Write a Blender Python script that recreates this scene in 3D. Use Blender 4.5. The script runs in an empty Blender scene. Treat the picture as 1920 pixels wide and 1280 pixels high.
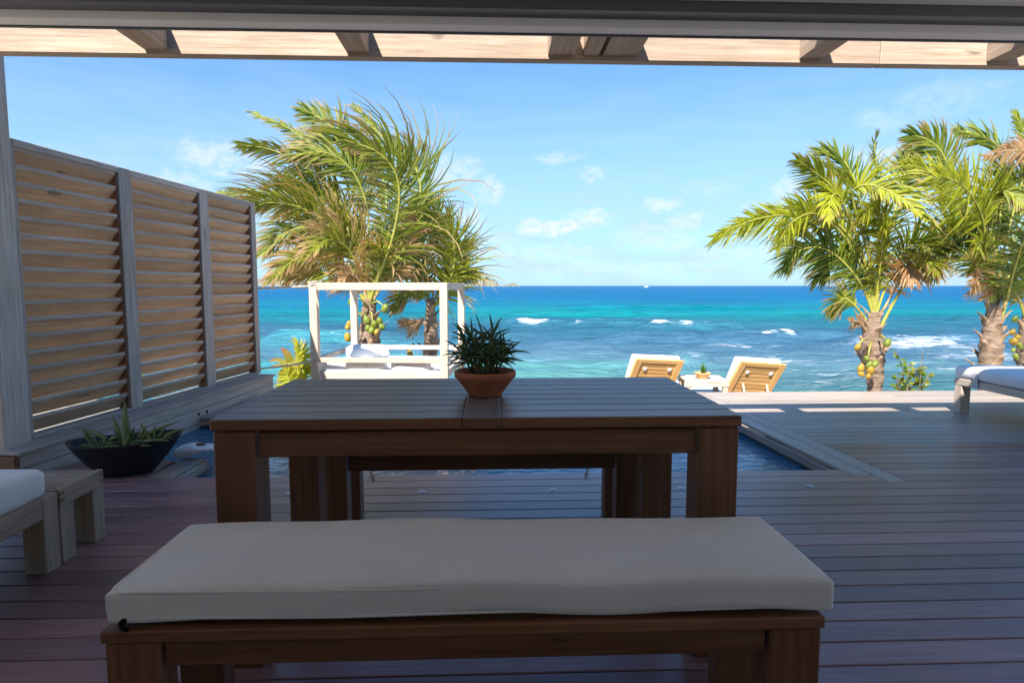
import bpy, bmesh, math, random
import numpy as np
from mathutils import Vector, Matrix, Euler
from math import radians as R, sin, cos, tan, pi

random.seed(7); rng = np.random.default_rng(7)
scene = bpy.context.scene
COL = scene.collection

# ------------------------------------------------------------------ camera
CAM_H = 1.13; FPX = 1150.0; YAW = R(2.2); PIT = R(5.2)
cam = bpy.data.cameras.new('camera'); cam_o = bpy.data.objects.new('camera', cam); COL.objects.link(cam_o)
cam_o.location = (0, 0, CAM_H); cam_o.rotation_euler = (R(90) - PIT, 0, -YAW)
cam.sensor_width = 36; cam.lens = 36 * FPX / 1920; cam.clip_start = 0.05; cam.clip_end = 30000
scene.camera = cam_o
FW = Vector((sin(YAW)*cos(PIT), cos(YAW)*cos(PIT), -sin(PIT))); RT = Vector((cos(YAW), -sin(YAW), 0)); UP = RT.cross(FW)
def ray(px, py): return FW + RT*((px-960)/FPX) + UP*((640-py)/FPX)
def at(px, py, Y):
    d = ray(px, py); return Vector((0, 0, CAM_H)) + d*(Y/d.y)
def onz(px, py, z):
    d = ray(px, py); return Vector((0, 0, CAM_H)) + d*((z-CAM_H)/d.z)

# ------------------------------------------------------------------ sun, sky, exposure
SUNV = Vector((-0.40, -0.865, 1.0)).normalized()          # towards the sun
sun = bpy.data.lights.new('sun', 'SUN'); sun.energy = 3.7; sun.angle = R(0.53); sun.color = (1.0, 0.94, 0.85)
sun_o = bpy.data.objects.new('sun', sun); COL.objects.link(sun_o)
sun_o.rotation_euler = (-SUNV).to_track_quat('-Z', 'Y').to_euler(); sun_o.location = (-5, -8, 12)
scene.view_settings.view_transform = 'Standard'; scene.view_settings.look = 'None'
scene.view_settings.gamma = 1.0; scene.view_settings.use_curve_mapping = False
scene.view_settings.exposure = 1.58

world = bpy.data.worlds.new('World'); scene.world = world; world.use_nodes = True
W = world.node_tree; W.nodes.clear()
def wn(t, **k):
    n = W.nodes.new(t)
    for a, v in k.items(): setattr(n, a, v)
    return n
def wl(a, b): W.links.new(a, b)
def wmath(op, a, b=None, clamp=False):
    n = wn('ShaderNodeMath', operation=op, use_clamp=clamp)
    for i, v in enumerate((a, b)):
        if v is None: continue
        if isinstance(v, (int, float)): n.inputs[i].default_value = v
        else: wl(v, n.inputs[i])
    return n.outputs[0]
wout = wn('ShaderNodeOutputWorld'); bg = wn('ShaderNodeBackground'); bg.inputs['Strength'].default_value = 0.069
wl(bg.outputs[0], wout.inputs[0])
sky = wn('ShaderNodeTexSky', sky_type='NISHITA', sun_disc=False)
sky.sun_elevation = math.asin(SUNV.z); sky.sun_rotation = math.atan2(SUNV.x, SUNV.y)
sky.air_density = 1.0; sky.dust_density = 0.35; sky.ozone_density = 2.2; sky.altitude = 0
wtc = wn('ShaderNodeTexCoord')
warp = wn('ShaderNodeTexNoise'); warp.inputs['Scale'].default_value = 22; warp.inputs['Detail'].default_value = 5; warp.inputs['Roughness'].default_value = .6
wl(wtc.outputs['Generated'], warp.inputs['Vector'])
wsub = wn('ShaderNodeVectorMath', operation='SUBTRACT'); wl(warp.outputs['Color'], wsub.inputs[0]); wsub.inputs[1].default_value = (.5, .5, .5)
wsc = wn('ShaderNodeVectorMath', operation='MULTIPLY'); wl(wsub.outputs[0], wsc.inputs[0]); wsc.inputs[1].default_value = (.075, .075, .05)
wdir = wn('ShaderNodeVectorMath', operation='ADD'); wl(wtc.outputs['Generated'], wdir.inputs[0]); wl(wsc.outputs[0], wdir.inputs[1])
CLOUDS = [(415,298,75,26,.55),(330,345,50,20,.5),(850,318,55,26,.5),(915,358,28,24,.55),(1045,292,45,14,.4),(1112,330,28,15,.5),
          (1030,428,62,17,.95),(1105,407,45,17,.8),(1232,386,30,14,.6),(1285,418,36,14,.55),(1250,455,70,14,.45),(1480,352,34,18,.55),
          (885,408,30,16,.6),(1655,292,46,22,.5),(1655,222,36,16,.25),(930,450,40,12,.35),(1440,385,40,12,.3),(1000,475,130,15,.34),(1230,440,80,20,.36),(1400,478,110,14,.3),(1160,503,240,12,.26),(800,470,90,18,.3),(1330,350,60,14,.22),(700,250,50,20,.2),(1790,180,70,26,.22)]
acc = None
for (px, py, sx, sy, amp) in CLOUDS:
    c = ray(px, py).normalized(); r = c.cross(Vector((0, 0, 1))).normalized(); u = r.cross(c).normalized()
    a1 = wn('ShaderNodeVectorMath', operation='DOT_PRODUCT'); wl(wdir.outputs[0], a1.inputs[0]); a1.inputs[1].default_value = r*(FPX/sx)
    a2 = wn('ShaderNodeVectorMath', operation='DOT_PRODUCT'); wl(wdir.outputs[0], a2.inputs[0]); a2.inputs[1].default_value = u*(FPX/sy)
    b1 = wmath('ADD', a1.outputs['Value'], -c.dot(r)*FPX/sx); b2 = wmath('ADD', a2.outputs['Value'], -c.dot(u)*FPX/sy)
    fr = wn('ShaderNodeVectorMath', operation='DOT_PRODUCT'); wl(wtc.outputs['Generated'], fr.inputs[0]); fr.inputs[1].default_value = c
    d2 = wmath('ADD', wmath('MULTIPLY', b1, b1), wmath('MULTIPLY', b2, b2))
    g = wmath('MULTIPLY', wmath('SUBTRACT', 1.35, d2, True), amp)
    g = wmath('MULTIPLY', g, wmath('GREATER_THAN', fr.outputs['Value'], 0.0))
    acc = g if acc is None else wmath('MAXIMUM', acc, g)
fb = wn('ShaderNodeTexNoise'); fb.inputs['Scale'].default_value = 55; fb.inputs['Detail'].default_value = 6; fb.inputs['Roughness'].default_value = .62
mp = wn('ShaderNodeMapping'); mp.inputs['Scale'].default_value = (1, 1, 1.9); wl(wtc.outputs['Generated'], mp.inputs['Vector']); wl(mp.outputs[0], fb.inputs['Vector'])
fbr = wn('ShaderNodeMapRange', interpolation_type='SMOOTHSTEP'); wl(fb.outputs['Fac'], fbr.inputs[0]); fbr.inputs[1].default_value = .24; fbr.inputs[2].default_value = .68
cl = wmath('MULTIPLY', acc, fbr.outputs[0])
# thin streaky veil that whitens the low sky all round
sep = wn('ShaderNodeSeparateXYZ'); wl(wtc.outputs['Generated'], sep.inputs[0])
band = wn('ShaderNodeMapRange', interpolation_type='SMOOTHSTEP'); wl(sep.outputs['Z'], band.inputs[0])
band.inputs[1].default_value = .46; band.inputs[2].default_value = .03; band.inputs[3].default_value = 0; band.inputs[4].default_value = 1
veil = wn('ShaderNodeTexNoise'); veil.inputs['Scale'].default_value = 9; veil.inputs['Detail'].default_value = 5
mp2 = wn('ShaderNodeMapping'); mp2.inputs['Scale'].default_value = (1, 1, 6); wl(wtc.outputs['Generated'], mp2.inputs['Vector']); wl(mp2.outputs[0], veil.inputs['Vector'])
vr = wn('ShaderNodeMapRange'); wl(veil.outputs['Fac'], vr.inputs[0]); vr.inputs[1].default_value = .25; vr.inputs[2].default_value = .8; vr.inputs[3].default_value = .55; vr.inputs[4].default_value = 1.0
cl2 = wmath('MULTIPLY', band.outputs[0], vr.outputs[0])
tint = wn('ShaderNodeMix', data_type='RGBA', blend_type='MULTIPLY'); tint.inputs[0].default_value = 1
wl(sky.outputs[0], tint.inputs[6]); tint.inputs[7].default_value = (.44, .81, 1.10, 1)
m1 = wn('ShaderNodeMix', data_type='RGBA'); wl(wmath('MULTIPLY', cl2, 1.0, True), m1.inputs[0]); wl(tint.outputs[2], m1.inputs[6]); m1.inputs[7].default_value = (2.9, 4.0, 5.0, 1)
m2 = wn('ShaderNodeMix', data_type='RGBA'); wl(wmath('MULTIPLY', cl, 1.15, True), m2.inputs[0]); wl(m1.outputs[2], m2.inputs[6]); m2.inputs[7].default_value = (4.5, 4.95, 5.4, 1)
wl(m2.outputs[2], bg.inputs['Color'])

# ------------------------------------------------------------------ materials
def new_mat(name):
    m = bpy.data.materials.new(name); m.use_nodes = True
    return m, m.node_tree, m.node_tree.nodes['Principled BSDF']
def ramp(nt, fac, stops):
    r = nt.nodes.new('ShaderNodeValToRGB'); nt.links.new(fac, r.inputs[0])
    e = r.color_ramp.elements
    while len(e) > 1: e.remove(e[-1])
    e[0].position = stops[0][0]; e[0].color = (*stops[0][1], 1)
    for p, c in stops[1:]:
        x = e.new(p); x.color = (*c, 1)
    return r.outputs[0]
def mixc(nt, fac, a, b, mode='MIX'):
    n = nt.nodes.new('ShaderNodeMix'); n.data_type = 'RGBA'; n.blend_type = mode
    for i, v in ((0, fac), (6, a), (7, b)):
        if isinstance(v, (int, float)): n.inputs[i].default_value = v
        elif isinstance(v, tuple): n.inputs[i].default_value = (*v, 1)
        else: nt.links.new(v, n.inputs[i])
    return n.outputs[2]
def noise(nt, vec, scale, detail=5, rough=.6, dist=0.0):
    n = nt.nodes.new('ShaderNodeTexNoise'); n.inputs['Scale'].default_value = scale; n.inputs['Detail'].default_value = detail
    n.inputs['Roughness'].default_value = rough; n.inputs['Distortion'].default_value = dist
    if vec is not None: nt.links.new(vec, n.inputs['Vector'])
    return n.outputs['Fac']
def objvec(nt, scale=(1, 1, 1), rand=True):
    tc = nt.nodes.new('ShaderNodeTexCoord'); v = tc.outputs['Object']
    if rand:
        oi = nt.nodes.new('ShaderNodeObjectInfo'); mu = nt.nodes.new('ShaderNodeVectorMath'); mu.operation = 'MULTIPLY'
        cx = nt.nodes.new('ShaderNodeCombineXYZ')
        for i in range(3): nt.links.new(oi.outputs['Random'], cx.inputs[i])
        nt.links.new(cx.outputs[0], mu.inputs[0]); mu.inputs[1].default_value = (37.3, 11.7, 53.1)
        ad = nt.nodes.new('ShaderNodeVectorMath'); nt.links.new(v, ad.inputs[0]); nt.links.new(mu.outputs[0], ad.inputs[1]); v = ad.outputs[0]
    mpn = nt.nodes.new('ShaderNodeMapping'); mpn.inputs['Scale'].default_value = scale; nt.links.new(v, mpn.inputs['Vector'])
    return mpn.outputs[0]
def bump(nt, bsdf, h, strength, dist):
    b = nt.nodes.new('ShaderNodeBump'); b.inputs['Strength'].default_value = strength; b.inputs['Distance'].default_value = dist
    nt.links.new(h, b.inputs['Height']); nt.links.new(b.outputs[0], bsdf.inputs['Normal'])
def wood(name, dark, mid, light, rough=.5, spec=.4, grain=1.0, vary=.35, knots=False, bmp=.35):
    m, nt, b = new_mat(name)
    v = objvec(nt, (1.6*grain, 34*grain, 34*grain)); g = noise(nt, v, 1.6, 7, .65, .35)
    v2 = objvec(nt, (1.1, 5, 5)); bl = noise(nt, v2, 1.3, 4, .6)
    c = ramp(nt, g, [(.28, dark), (.5, mid), (.72, light)])
    c = mixc(nt, ramp(nt, bl, [(.35, (.0, .0, .0)), (.7, (.55, .55, .55))]), c, tuple(x*.72 for x in mid))
    if knots:
        k = noise(nt, objvec(nt, (2.2, 9, 9)), 1.6, 2, .5)
        c = mixc(nt, ramp(nt, k, [(.70, (0, 0, 0)), (.76, (.8, .8, .8))]), c, tuple(x*.38 for x in mid))
    oi = nt.nodes.new('ShaderNodeObjectInfo'); mr = nt.nodes.new('ShaderNodeMapRange'); nt.links.new(oi.outputs['Random'], mr.inputs[0])
    mr.inputs[3].default_value = 1-vary*.6; mr.inputs[4].default_value = 1+vary*.6
    hsv = nt.nodes.new('ShaderNodeHueSaturation'); nt.links.new(c, hsv.inputs['Color']); nt.links.new(mr.outputs[0], hsv.inputs['Value'])
    nt.links.new(hsv.outputs[0], b.inputs['Base Color'])
    rr = nt.nodes.new('ShaderNodeMapRange'); nt.links.new(g, rr.inputs[0]); rr.inputs[3].default_value = rough-.1; rr.inputs[4].default_value = rough+.14
    nt.links.new(rr.outputs[0], b.inputs['Roughness']); b.inputs['Specular IOR Level'].default_value = spec
    bump(nt, b, g, bmp, .004)
    return m
def plain(name, col, rough=.6, spec=.4, nscale=8, namp=.25, bstr=.15, bdist=.004, metal=0.0, bscale=None):
    m, nt, b = new_mat(name)
    v = objvec(nt); g = noise(nt, v, nscale, 6, .6)
    c = ramp(nt, g, [(.3, tuple(x*(1-namp) for x in col)), (.7, tuple(min(1, x*(1+namp)) for x in col))])
    nt.links.new(c, b.inputs['Base Color']); b.inputs['Roughness'].default_value = rough; b.inputs['Specular IOR Level'].default_value = spec; b.inputs['Metallic'].default_value = metal
    bump(nt, b, noise(nt, v, bscale or nscale*3, 4), bstr, bdist)
    return m
def fabric(name, col):
    m, nt, b = new_mat(name)
    v = objvec(nt); g = noise(nt, v, 5, 4)
    nt.links.new(ramp(nt, g, [(.3, tuple(x*.92 for x in col)), (.7, col)]), b.inputs['Base Color'])
    b.inputs['Roughness'].default_value = .9; b.inputs['Specular IOR Level'].default_value = .15
    b.inputs['Sheen Weight'].default_value = .15
    wv = nt.nodes.new('ShaderNodeTexNoise'); wv.inputs['Scale'].default_value = 420; nt.links.new(objvec(nt), wv.inputs['Vector'])
    a = nt.nodes.new('ShaderNodeMath'); a.operation = 'MULTIPLY_ADD'; nt.links.new(wv.outputs['Fac'], a.inputs[0]); a.inputs[1].default_value = .12; nt.links.new(noise(nt, objvec(nt, (1, 2.2, 1)), 7, 3), a.inputs[2])
    bump(nt, b, a.outputs[0], .35, .006)
    return m
M = {}
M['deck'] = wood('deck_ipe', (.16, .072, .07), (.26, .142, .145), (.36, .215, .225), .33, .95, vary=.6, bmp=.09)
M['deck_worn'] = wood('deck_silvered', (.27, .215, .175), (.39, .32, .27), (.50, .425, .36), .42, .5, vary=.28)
M['table'] = wood('oiled_dark_teak', (.115, .04, .017), (.185, .074, .032), (.255, .118, .055), .45, .4, vary=.35, knots=True)
M['table_top'] = wood('worn_teak_top', (.12, .09, .085), (.18, .145, .14), (.24, .205, .20), .40, 1.0, vary=.3, bmp=.12)
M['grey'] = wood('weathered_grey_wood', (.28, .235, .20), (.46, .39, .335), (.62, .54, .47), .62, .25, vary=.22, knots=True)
M['stool'] = wood('tan_grey_teak', (.22, .165, .12), (.35, .27, .205), (.47, .38, .30), .6, .25, vary=.2, knots=True)
M['slat'] = wood('louver_cedar', (.35, .22, .13), (.51, .34, .21), (.64, .465, .31), .6, .25, vary=.25, knots=True)
M['beam'] = wood('pergola_pine', (.30, .20, .135), (.46, .35, .26), (.60, .49, .39), .62, .25, vary=.15, knots=True)
M['cream'] = wood('pale_limed_wood', (.48, .37, .28), (.60, .485, .385), (.70, .59, .48), .6, .25, vary=.1)
M['gold'] = wood('golden_teak', (.52, .28, .09), (.66, .38, .14), (.76, .49, .21), .5, .3, vary=.15)
M['white_fab'] = fabric('white_canvas', (.82, .82, .82)); M['cream_fab'] = fabric('cream_canvas', (.80, .755, .71))
M['terracotta'] = plain('terracotta', (.40, .13, .065), .75, .2, 9, .3); M['clay'] = plain('pale_clay', (.66, .36, .16), .8, .2)
M['soil'] = plain('potting_soil', (.035, .024, .018), .95, .1, 40, .5, .9, .01)
M['charcoal'] = plain('charcoal_fibrecement', (.018, .017, .022), .6, .3, 14, .3)
M['plastic'] = plain('white_plastic', (.78, .78, .8), .35, .5, 3, .04, .02); M['dark_plastic'] = plain('dark_plastic', (.02, .03, .035), .3, .5)
M['steel'] = plain('brushed_steel', (.6, .6, .62), .3, .5, 30, .1, .05, .001, 1.0)
M['rope'] = plain('hemp_rope', (.62, .55, .44), .9, .1, 60, .3, .8, .004)
M['paint'] = plain('warm_grey_paint', (.80, .78, .76), .6, .3, 1.2, .05, .05); M['paint_dark'] = plain('dark_track_metal', (.10, .105, .12), .45, .4, 2, .1, .05)
M['plaster'] = plain('white_plaster', (.50, .46, .43), .9, .2, 2, .08); M['pool_tile'] = plain('dark_pool_tile', (.035, .05, .06), .35, .5, 60, .3)
M['rock'] = plain('island_rock', (.25, .235, .185), .95, .1, .018, .35, .8, 4, 0, .05)
M['black'] = plain('black_hole', (.006, .006, .006), .9, .1)
M['hull'] = plain('white_hull', (.8, .8, .8), .4)
M['frost'] = plain('frosted_lens', (.45, .47, .5), .35, .5)
M['strap'] = plain('grey_webbing', (.55, .55, .55), .8)
def leaf_mat(name, green, yellow, brown, trans=.35, rough=.42):
    m, nt, b = new_mat(name)
    nt.nodes.remove(b); out = nt.nodes['Material Output']
    def attr(n):
        a = nt.nodes.new('ShaderNodeAttribute'); a.attribute_name = n; return a.outputs['Fac']
    c = mixc(nt, attr('yel'), green, yellow); c = mixc(nt, attr('dry'), c, brown)
    nz = noise(nt, objvec(nt), 6, 3); c = mixc(nt, 1.0, c, ramp(nt, nz, [(.3, (.7, .7, .7)), (.7, (1, 1, 1))]), 'MULTIPLY')
    d = nt.nodes.new('ShaderNodeBsdfPrincipled'); nt.links.new(c, d.inputs['Base Color']); d.inputs['Roughness'].default_value = rough; d.inputs['Specular IOR Level'].default_value = .45
    t = nt.nodes.new('ShaderNodeBsdfTranslucent'); nt.links.new(mixc(nt, 1.0, c, (1.25, 1.3, .7), 'MULTIPLY'), t.inputs[0])
    mx = nt.nodes.new('ShaderNodeMixShader'); mx.inputs[0].default_value = trans
    nt.links.new(d.outputs[0], mx.inputs[1]); nt.links.new(t.outputs[0], mx.inputs[2]); nt.links.new(mx.outputs[0], out.inputs[0])
    return m
M['palm'] = leaf_mat('palm_leaflet', (.04, .115, .010), (.48, .50, .018), (.52, .31, .15), .35, .55)
M['rachis'] = plain('palm_rachis', (.33, .32, .06), .5, .4, 6, .25)
M['dead_rachis'] = plain('dry_palm_stalk', (.40, .26, .14), .8, .2, 6, .3)
M['oleander'] = leaf_mat('dark_narrow_leaf', (.065, .13, .045), (.16, .22, .06), (.2, .1, .04), .2)
M['aloe'] = leaf_mat('aloe_leaf', (.13, .20, .06), (.30, .29, .06), (.30, .14, .07), .12, .4)
M['shrub'] = leaf_mat('shrub_leaf', (.06, .15, .015), (.34, .38, .03), (.30, .10, .04), .3)
M['stem'] = plain('woody_stem', (.20, .14, .08), .85, .2, 20, .3)
M['coconut'] = plain('coconut_husk', (.16, .20, .025), .45, .4, 7, .35, .2, .01)
M['coconut_gold'] = plain('ripe_coconut_husk', (.34, .22, .025), .45, .4, 7, .35, .2, .01)
def trunk_mat():
    m, nt, b = new_mat('palm_bark')
    g = noise(nt, objvec(nt, (3, 3, 14)), 2.2, 7, .65, .5)
    nt.links.new(ramp(nt, g, [(.28, (.09, .06, .04)), (.5, (.24, .165, .115)), (.72, (.38, .28, .20))]), b.inputs['Base Color'])
    b.inputs['Roughness'].default_value = .9; bump(nt, b, g, .9, .03); return m
M['bark'] = trunk_mat()
M['boot'] = plain('leaf_base_fibre', (.34, .23, .15), .9, .15, 9, .4, .6, .02)
def sand_mat():
    m, nt, b = new_mat('coral_sand'); g = noise(nt, objvec(nt, rand=False), 2.5, 8, .7)
    nt.links.new(ramp(nt, g, [(.3, (.44, .37, .27)), (.7, (.60, .52, .40))]), b.inputs['Base Color']); b.inputs['Roughness'].default_value = .95
    bump(nt, b, g, .5, .05); return m
M['sand'] = sand_mat()
def sea_mat():
    m, nt, b = new_mat('sea_water')
    tc = nt.nodes.new('ShaderNodeTexCoord'); o = tc.outputs['Object']
    ac = nt.nodes.new('ShaderNodeAttribute'); ac.attribute_name = 'body'
    af = nt.nodes.new('ShaderNodeAttribute'); af.attribute_name = 'foam'
    def mapped(s):
        k = nt.nodes.new('ShaderNodeMapping'); k.inputs['Scale'].default_value = s; nt.links.new(o, k.inputs['Vector']); return k.outputs[0]
    # drifting patches of weed, sand and depth in the water body itself
    pt = noise(nt, mapped((.03, .11, 1)), 1.0, 7, .66, .3)
    body = mixc(nt, 1.0, ac.outputs['Color'], ramp(nt, pt, [(.3, (.62, .70, .78)), (.5, (1, 1, 1)), (.72, (1.3, 1.35, 1.2))]), 'MULTIPLY')
    fn = noise(nt, mapped((.75, 4.2, 1)), 1.3, 8, .72, .3)
    ad = nt.nodes.new('ShaderNodeMath'); ad.operation = 'ADD'; fk = nt.nodes.new('ShaderNodeMath'); fk.operation = 'MULTIPLY_ADD'; nt.links.new(fn, fk.inputs[0]); fk.inputs[1].default_value = 1.9; fk.inputs[2].default_value = -.45; nt.links.new(af.outputs['Fac'], ad.inputs[0]); nt.links.new(fk.outputs[0], ad.inputs[1])
    fm = nt.nodes.new('ShaderNodeMapRange'); fm.interpolation_type = 'SMOOTHSTEP'; nt.links.new(ad.outputs[0], fm.inputs[0]); fm.inputs[1].default_value = .86; fm.inputs[2].default_value = 1.28
    # scattered small whitecaps offshore
    wc = noise(nt, mapped((.07, .30, 1)), 1.0, 6, .62, .3)
    wm = nt.nodes.new('ShaderNodeMapRange'); nt.links.new(wc, wm.inputs[0]); wm.inputs[1].default_value = .71; wm.inputs[2].default_value = .75
    mxm = nt.nodes.new('ShaderNodeMath'); mxm.operation = 'MAXIMUM'; nt.links.new(fm.outputs[0], mxm.inputs[0]); nt.links.new(wm.outputs[0], mxm.inputs[1])
    rip_shade = noise(nt, mapped((.28, 2.2, 1)), 1.3, 9, .78, .15)
    body = mixc(nt, 1.0, body, ramp(nt, rip_shade, [(.32, (.42, .55, .62)), (.5, (1, 1, 1)), (.68, (1.9, 1.55, 1.4))]), 'MULTIPLY')  # light and dark of the wave slopes painted into the body colour
    dif = b; nt.links.new(mixc(nt, mxm.outputs[0], body, (.80, .84, .86)), dif.inputs['Base Color'])
    dif.inputs['Roughness'].default_value = .7; dif.inputs['Specular IOR Level'].default_value = 0
    gl = nt.nodes.new('ShaderNodeBsdfGlossy'); gl.inputs['Roughness'].default_value = .16
    fr = nt.nodes.new('ShaderNodeFresnel'); fr.inputs['IOR'].default_value = 1.333
    fc = nt.nodes.new('ShaderNodeMapRange'); nt.links.new(fr.outputs[0], fc.inputs[0]); fc.inputs[1].default_value = .02; fc.inputs[2].default_value = .9; fc.inputs[3].default_value = .02; fc.inputs[4].default_value = .33
    inv = nt.nodes.new('ShaderNodeMath'); inv.operation = 'SUBTRACT'; inv.inputs[0].default_value = 1; nt.links.new(mxm.outputs[0], inv.inputs[1])
    fm2 = nt.nodes.new('ShaderNodeMath'); fm2.operation = 'MULTIPLY'; nt.links.new(fc.outputs[0], fm2.inputs[0]); nt.links.new(inv.outputs[0], fm2.inputs[1])
    ms = nt.nodes.new('ShaderNodeMixShader'); nt.links.new(fm2.outputs[0], ms.inputs[0]); nt.links.new(dif.outputs[0], ms.inputs[1]); nt.links.new(gl.outputs[0], ms.inputs[2])
    nt.links.new(ms.outputs[0], nt.nodes['Material Output'].inputs[0])
    h1 = noise(nt, mapped((.9, 2.2, 1)), 1.6, 6, .62, .3); h2 = noise(nt, mapped((.10, .28, 1)), 1.0, 5, .6)
    h3 = noise(nt, mapped((.016, .05, 1)), 1.0, 3, .6)
    def mul(a, k, c=None):
        n = nt.nodes.new('ShaderNodeMath'); n.operation = 'MULTIPLY_ADD'; nt.links.new(a, n.inputs[0]); n.inputs[1].default_value = k
        if c is None: n.inputs[2].default_value = 0
        else: nt.links.new(c, n.inputs[2])
        return n.outputs[0]
    h0 = noise(nt, mapped((3.2, 7.5, 1)), 1.5, 5, .65, .4)
    bump(nt, b, mul(h0, .10, mul(h1, .34, mul(h2, .55, mul(h3, .3)))), 1.0, 1.0)
    for n_ in (gl, fr): nt.links.new(b.inputs['Normal'].links[0].from_socket, n_.inputs['Normal'])
    return m
M['sea'] = sea_mat()
def pool_mat():
    m, nt, b = new_mat('pool_water')
    b.inputs['Base Color'].default_value = (.014, .14, .24, 1); b.inputs['Roughness'].default_value = .02; b.inputs['IOR'].default_value = 1.333
    v = objvec(nt, (1, 2.0, 1), False); bump(nt, b, noise(nt, v, 5.0, 3, .5, .6), .22, .06); return m
M['pool'] = pool_mat()

# ------------------------------------------------------------------ building helpers
def world_of(o):
    m = o.matrix_basis.copy()
    while o.parent is not None: o = o.parent; m = o.matrix_basis @ m
    return m
def adopt(o, parent, mw):
    if parent is not None:
        o.parent = parent; o.matrix_parent_inverse = Matrix.Identity(4); o.matrix_basis = world_of(parent).inverted() @ mw
    else: o.matrix_basis = mw
def tag(o, label=None, cat=None, group=None, kind=None):
    if label: o['label'] = label
    if cat: o['category'] = cat
    if group: o['group'] = group
    if kind: o['kind'] = kind
    return o
def thing(name, label, cat, loc=(0, 0, 0), rz=0.0, group=None):
    o = bpy.data.objects.new(name, None); COL.objects.link(o); o.empty_display_size = .1
    o.matrix_basis = Matrix.Translation(loc) @ Matrix.Rotation(rz, 4, 'Z')
    return tag(o, label, cat, group)
def structure(name, loc=(0, 0, 0), rz=0.0):
    o = bpy.data.objects.new(name, None); COL.objects.link(o); o.empty_display_size = .1
    o.matrix_basis = Matrix.Translation(loc) @ Matrix.Rotation(rz, 4, 'Z'); o['kind'] = 'structure'; return o
def mesh_obj(name, verts, faces, mat, parent=None, mw=None, smooth=False, attrs=None):
    me = bpy.data.meshes.new(name); me.from_pydata([tuple(v) for v in verts], [], faces)
    if attrs:
        for k, v in attrs.items():
            a = me.attributes.new(k, 'FLOAT', 'POINT'); a.data.foreach_set('value', np.asarray(v, dtype=np.float32))
    if smooth: me.polygons.foreach_set('use_smooth', [True]*len(me.polygons))
    me.materials.append(mat); me.update()
    o = bpy.data.objects.new(name, me); COL.objects.link(o); adopt(o, parent, mw or Matrix.Identity(4)); return o
def box_geo(sx, sy, sz, c=.004):
    """chamfered box centred on the origin"""
    hx, hy, hz = sx/2, sy/2, sz/2; c = min(c, hx*.45, hy*.45, hz*.45); V = []; idx = {}
    for X in (-1, 1):
        for Y in (-1, 1):
            for Z in (-1, 1):
                for ax, p in enumerate(((X*hx, Y*(hy-c), Z*(hz-c)), (X*(hx-c), Y*hy, Z*(hz-c)), (X*(hx-c), Y*(hy-c), Z*hz))):
                    idx[X, Y, Z, ax] = len(V); V.append(p)
    F = []
    for s in (-1, 1):
        F.append([idx[s, a, b, 0] for a, b in ((-1, -1), (1, -1), (1, 1), (-1, 1))][::s])
        F.append([idx[a, s, b, 1] for a, b in ((-1, -1), (-1, 1), (1, 1), (1, -1))][::s])
        F.append([idx[a, b, s, 2] for a, b in ((-1, -1), (1, -1), (1, 1), (-1, 1))][::s])
    for a in (-1, 1):
        for b in (-1, 1):
            F.append([idx[a, b, -1, 0], idx[a, b, 1, 0], idx[a, b, 1, 1], idx[a, b, -1, 1]])
            F.append([idx[a, -1, b, 0], idx[a, 1, b, 0], idx[a, 1, b, 2], idx[a, -1, b, 2]])
            F.append([idx[-1, a, b, 1], idx[1, a, b, 1], idx[1, a, b, 2], idx[-1, a, b, 2]])
            for z in (-1, 1): F.append([idx[a, b, z, 0], idx[a, b, z, 1], idx[a, b, z, 2]])
    # consistent outward winding
    out = []
    for f in F:
        p = [Vector(V[i]) for i in f]; n = (p[1]-p[0]).cross(p[2]-p[0]); ce = sum(p, Vector())/len(p)
        # face direction against the box centre
        out.append(f if n.dot(Vector((ce.x/hx, ce.y/hy, ce.z/hz))) > 0 else f[::-1])
    return V, out
def bar(name, p0, p1, w, h, mat, parent=None, up=(0, 0, 1), c=.004, label=None):
    """timber from p0 to p1 (world), w across, h along up; local X is the grain"""
    p0, p1 = Vector(p0), Vector(p1); d = p1-p0; L = d.length; x = d/L; u = Vector(up)
    y = u.cross(x).normalized(); z = x.cross(y)
    V, F = box_geo(L, w, h, c)
    mw = Matrix(((x.x, y.x, z.x, 0), (x.y, y.y, z.y, 0), (x.z, y.z, z.z, 0), (0, 0, 0, 1))); mw = Matrix.Translation((p0+p1)/2) @ mw
    o = mesh_obj(name, V, F, mat, parent, mw)
    if label: o['label'] = label
    return o
def lbar(name, T, p0, p1, w, h, mat, up=(0, 0, 1), c=.004, parent=None):
    """the same, in the local frame of the thing T"""
    m = world_of(T); return bar(name, m @ Vector(p0), m @ Vector(p1), w, h, mat, parent or T, m.to_3x3() @ Vector(up), c)
def post(name, x, y, z0, z1, wx, wy, mat, T, c=.004):
    return lbar(name, T, (x, y, z0), (x, y, z1), wy, wx, mat, (1, 0, 0), c)
def tube_geo(pts, rad, n=8, cap=True):
    pts = [Vector(p) for p in pts]; V = []; F = []; pu = None
    for i, p in enumerate(pts):
        t = (pts[min(i+1, len(pts)-1)] - pts[max(i-1, 0)]).normalized()
        if pu is None: pu = t.orthogonal().normalized()
        pu = (pu - t*pu.dot(t)).normalized(); b = t.cross(pu); r = rad[i] if hasattr(rad, '__len__') else rad
        for k in range(n): a = 2*pi*k/n; V.append(p + pu*(r*cos(a)) + b*(r*sin(a)))
    for i in range(len(pts)-1):
        for k in range(n): F.append((i*n+k, i*n+(k+1) % n, (i+1)*n+(k+1) % n, (i+1)*n+k))
    if cap: F.append(tuple(range(n))[::-1]); F.append(tuple(range((len(pts)-1)*n, len(pts)*n)))
    return V, F
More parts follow.
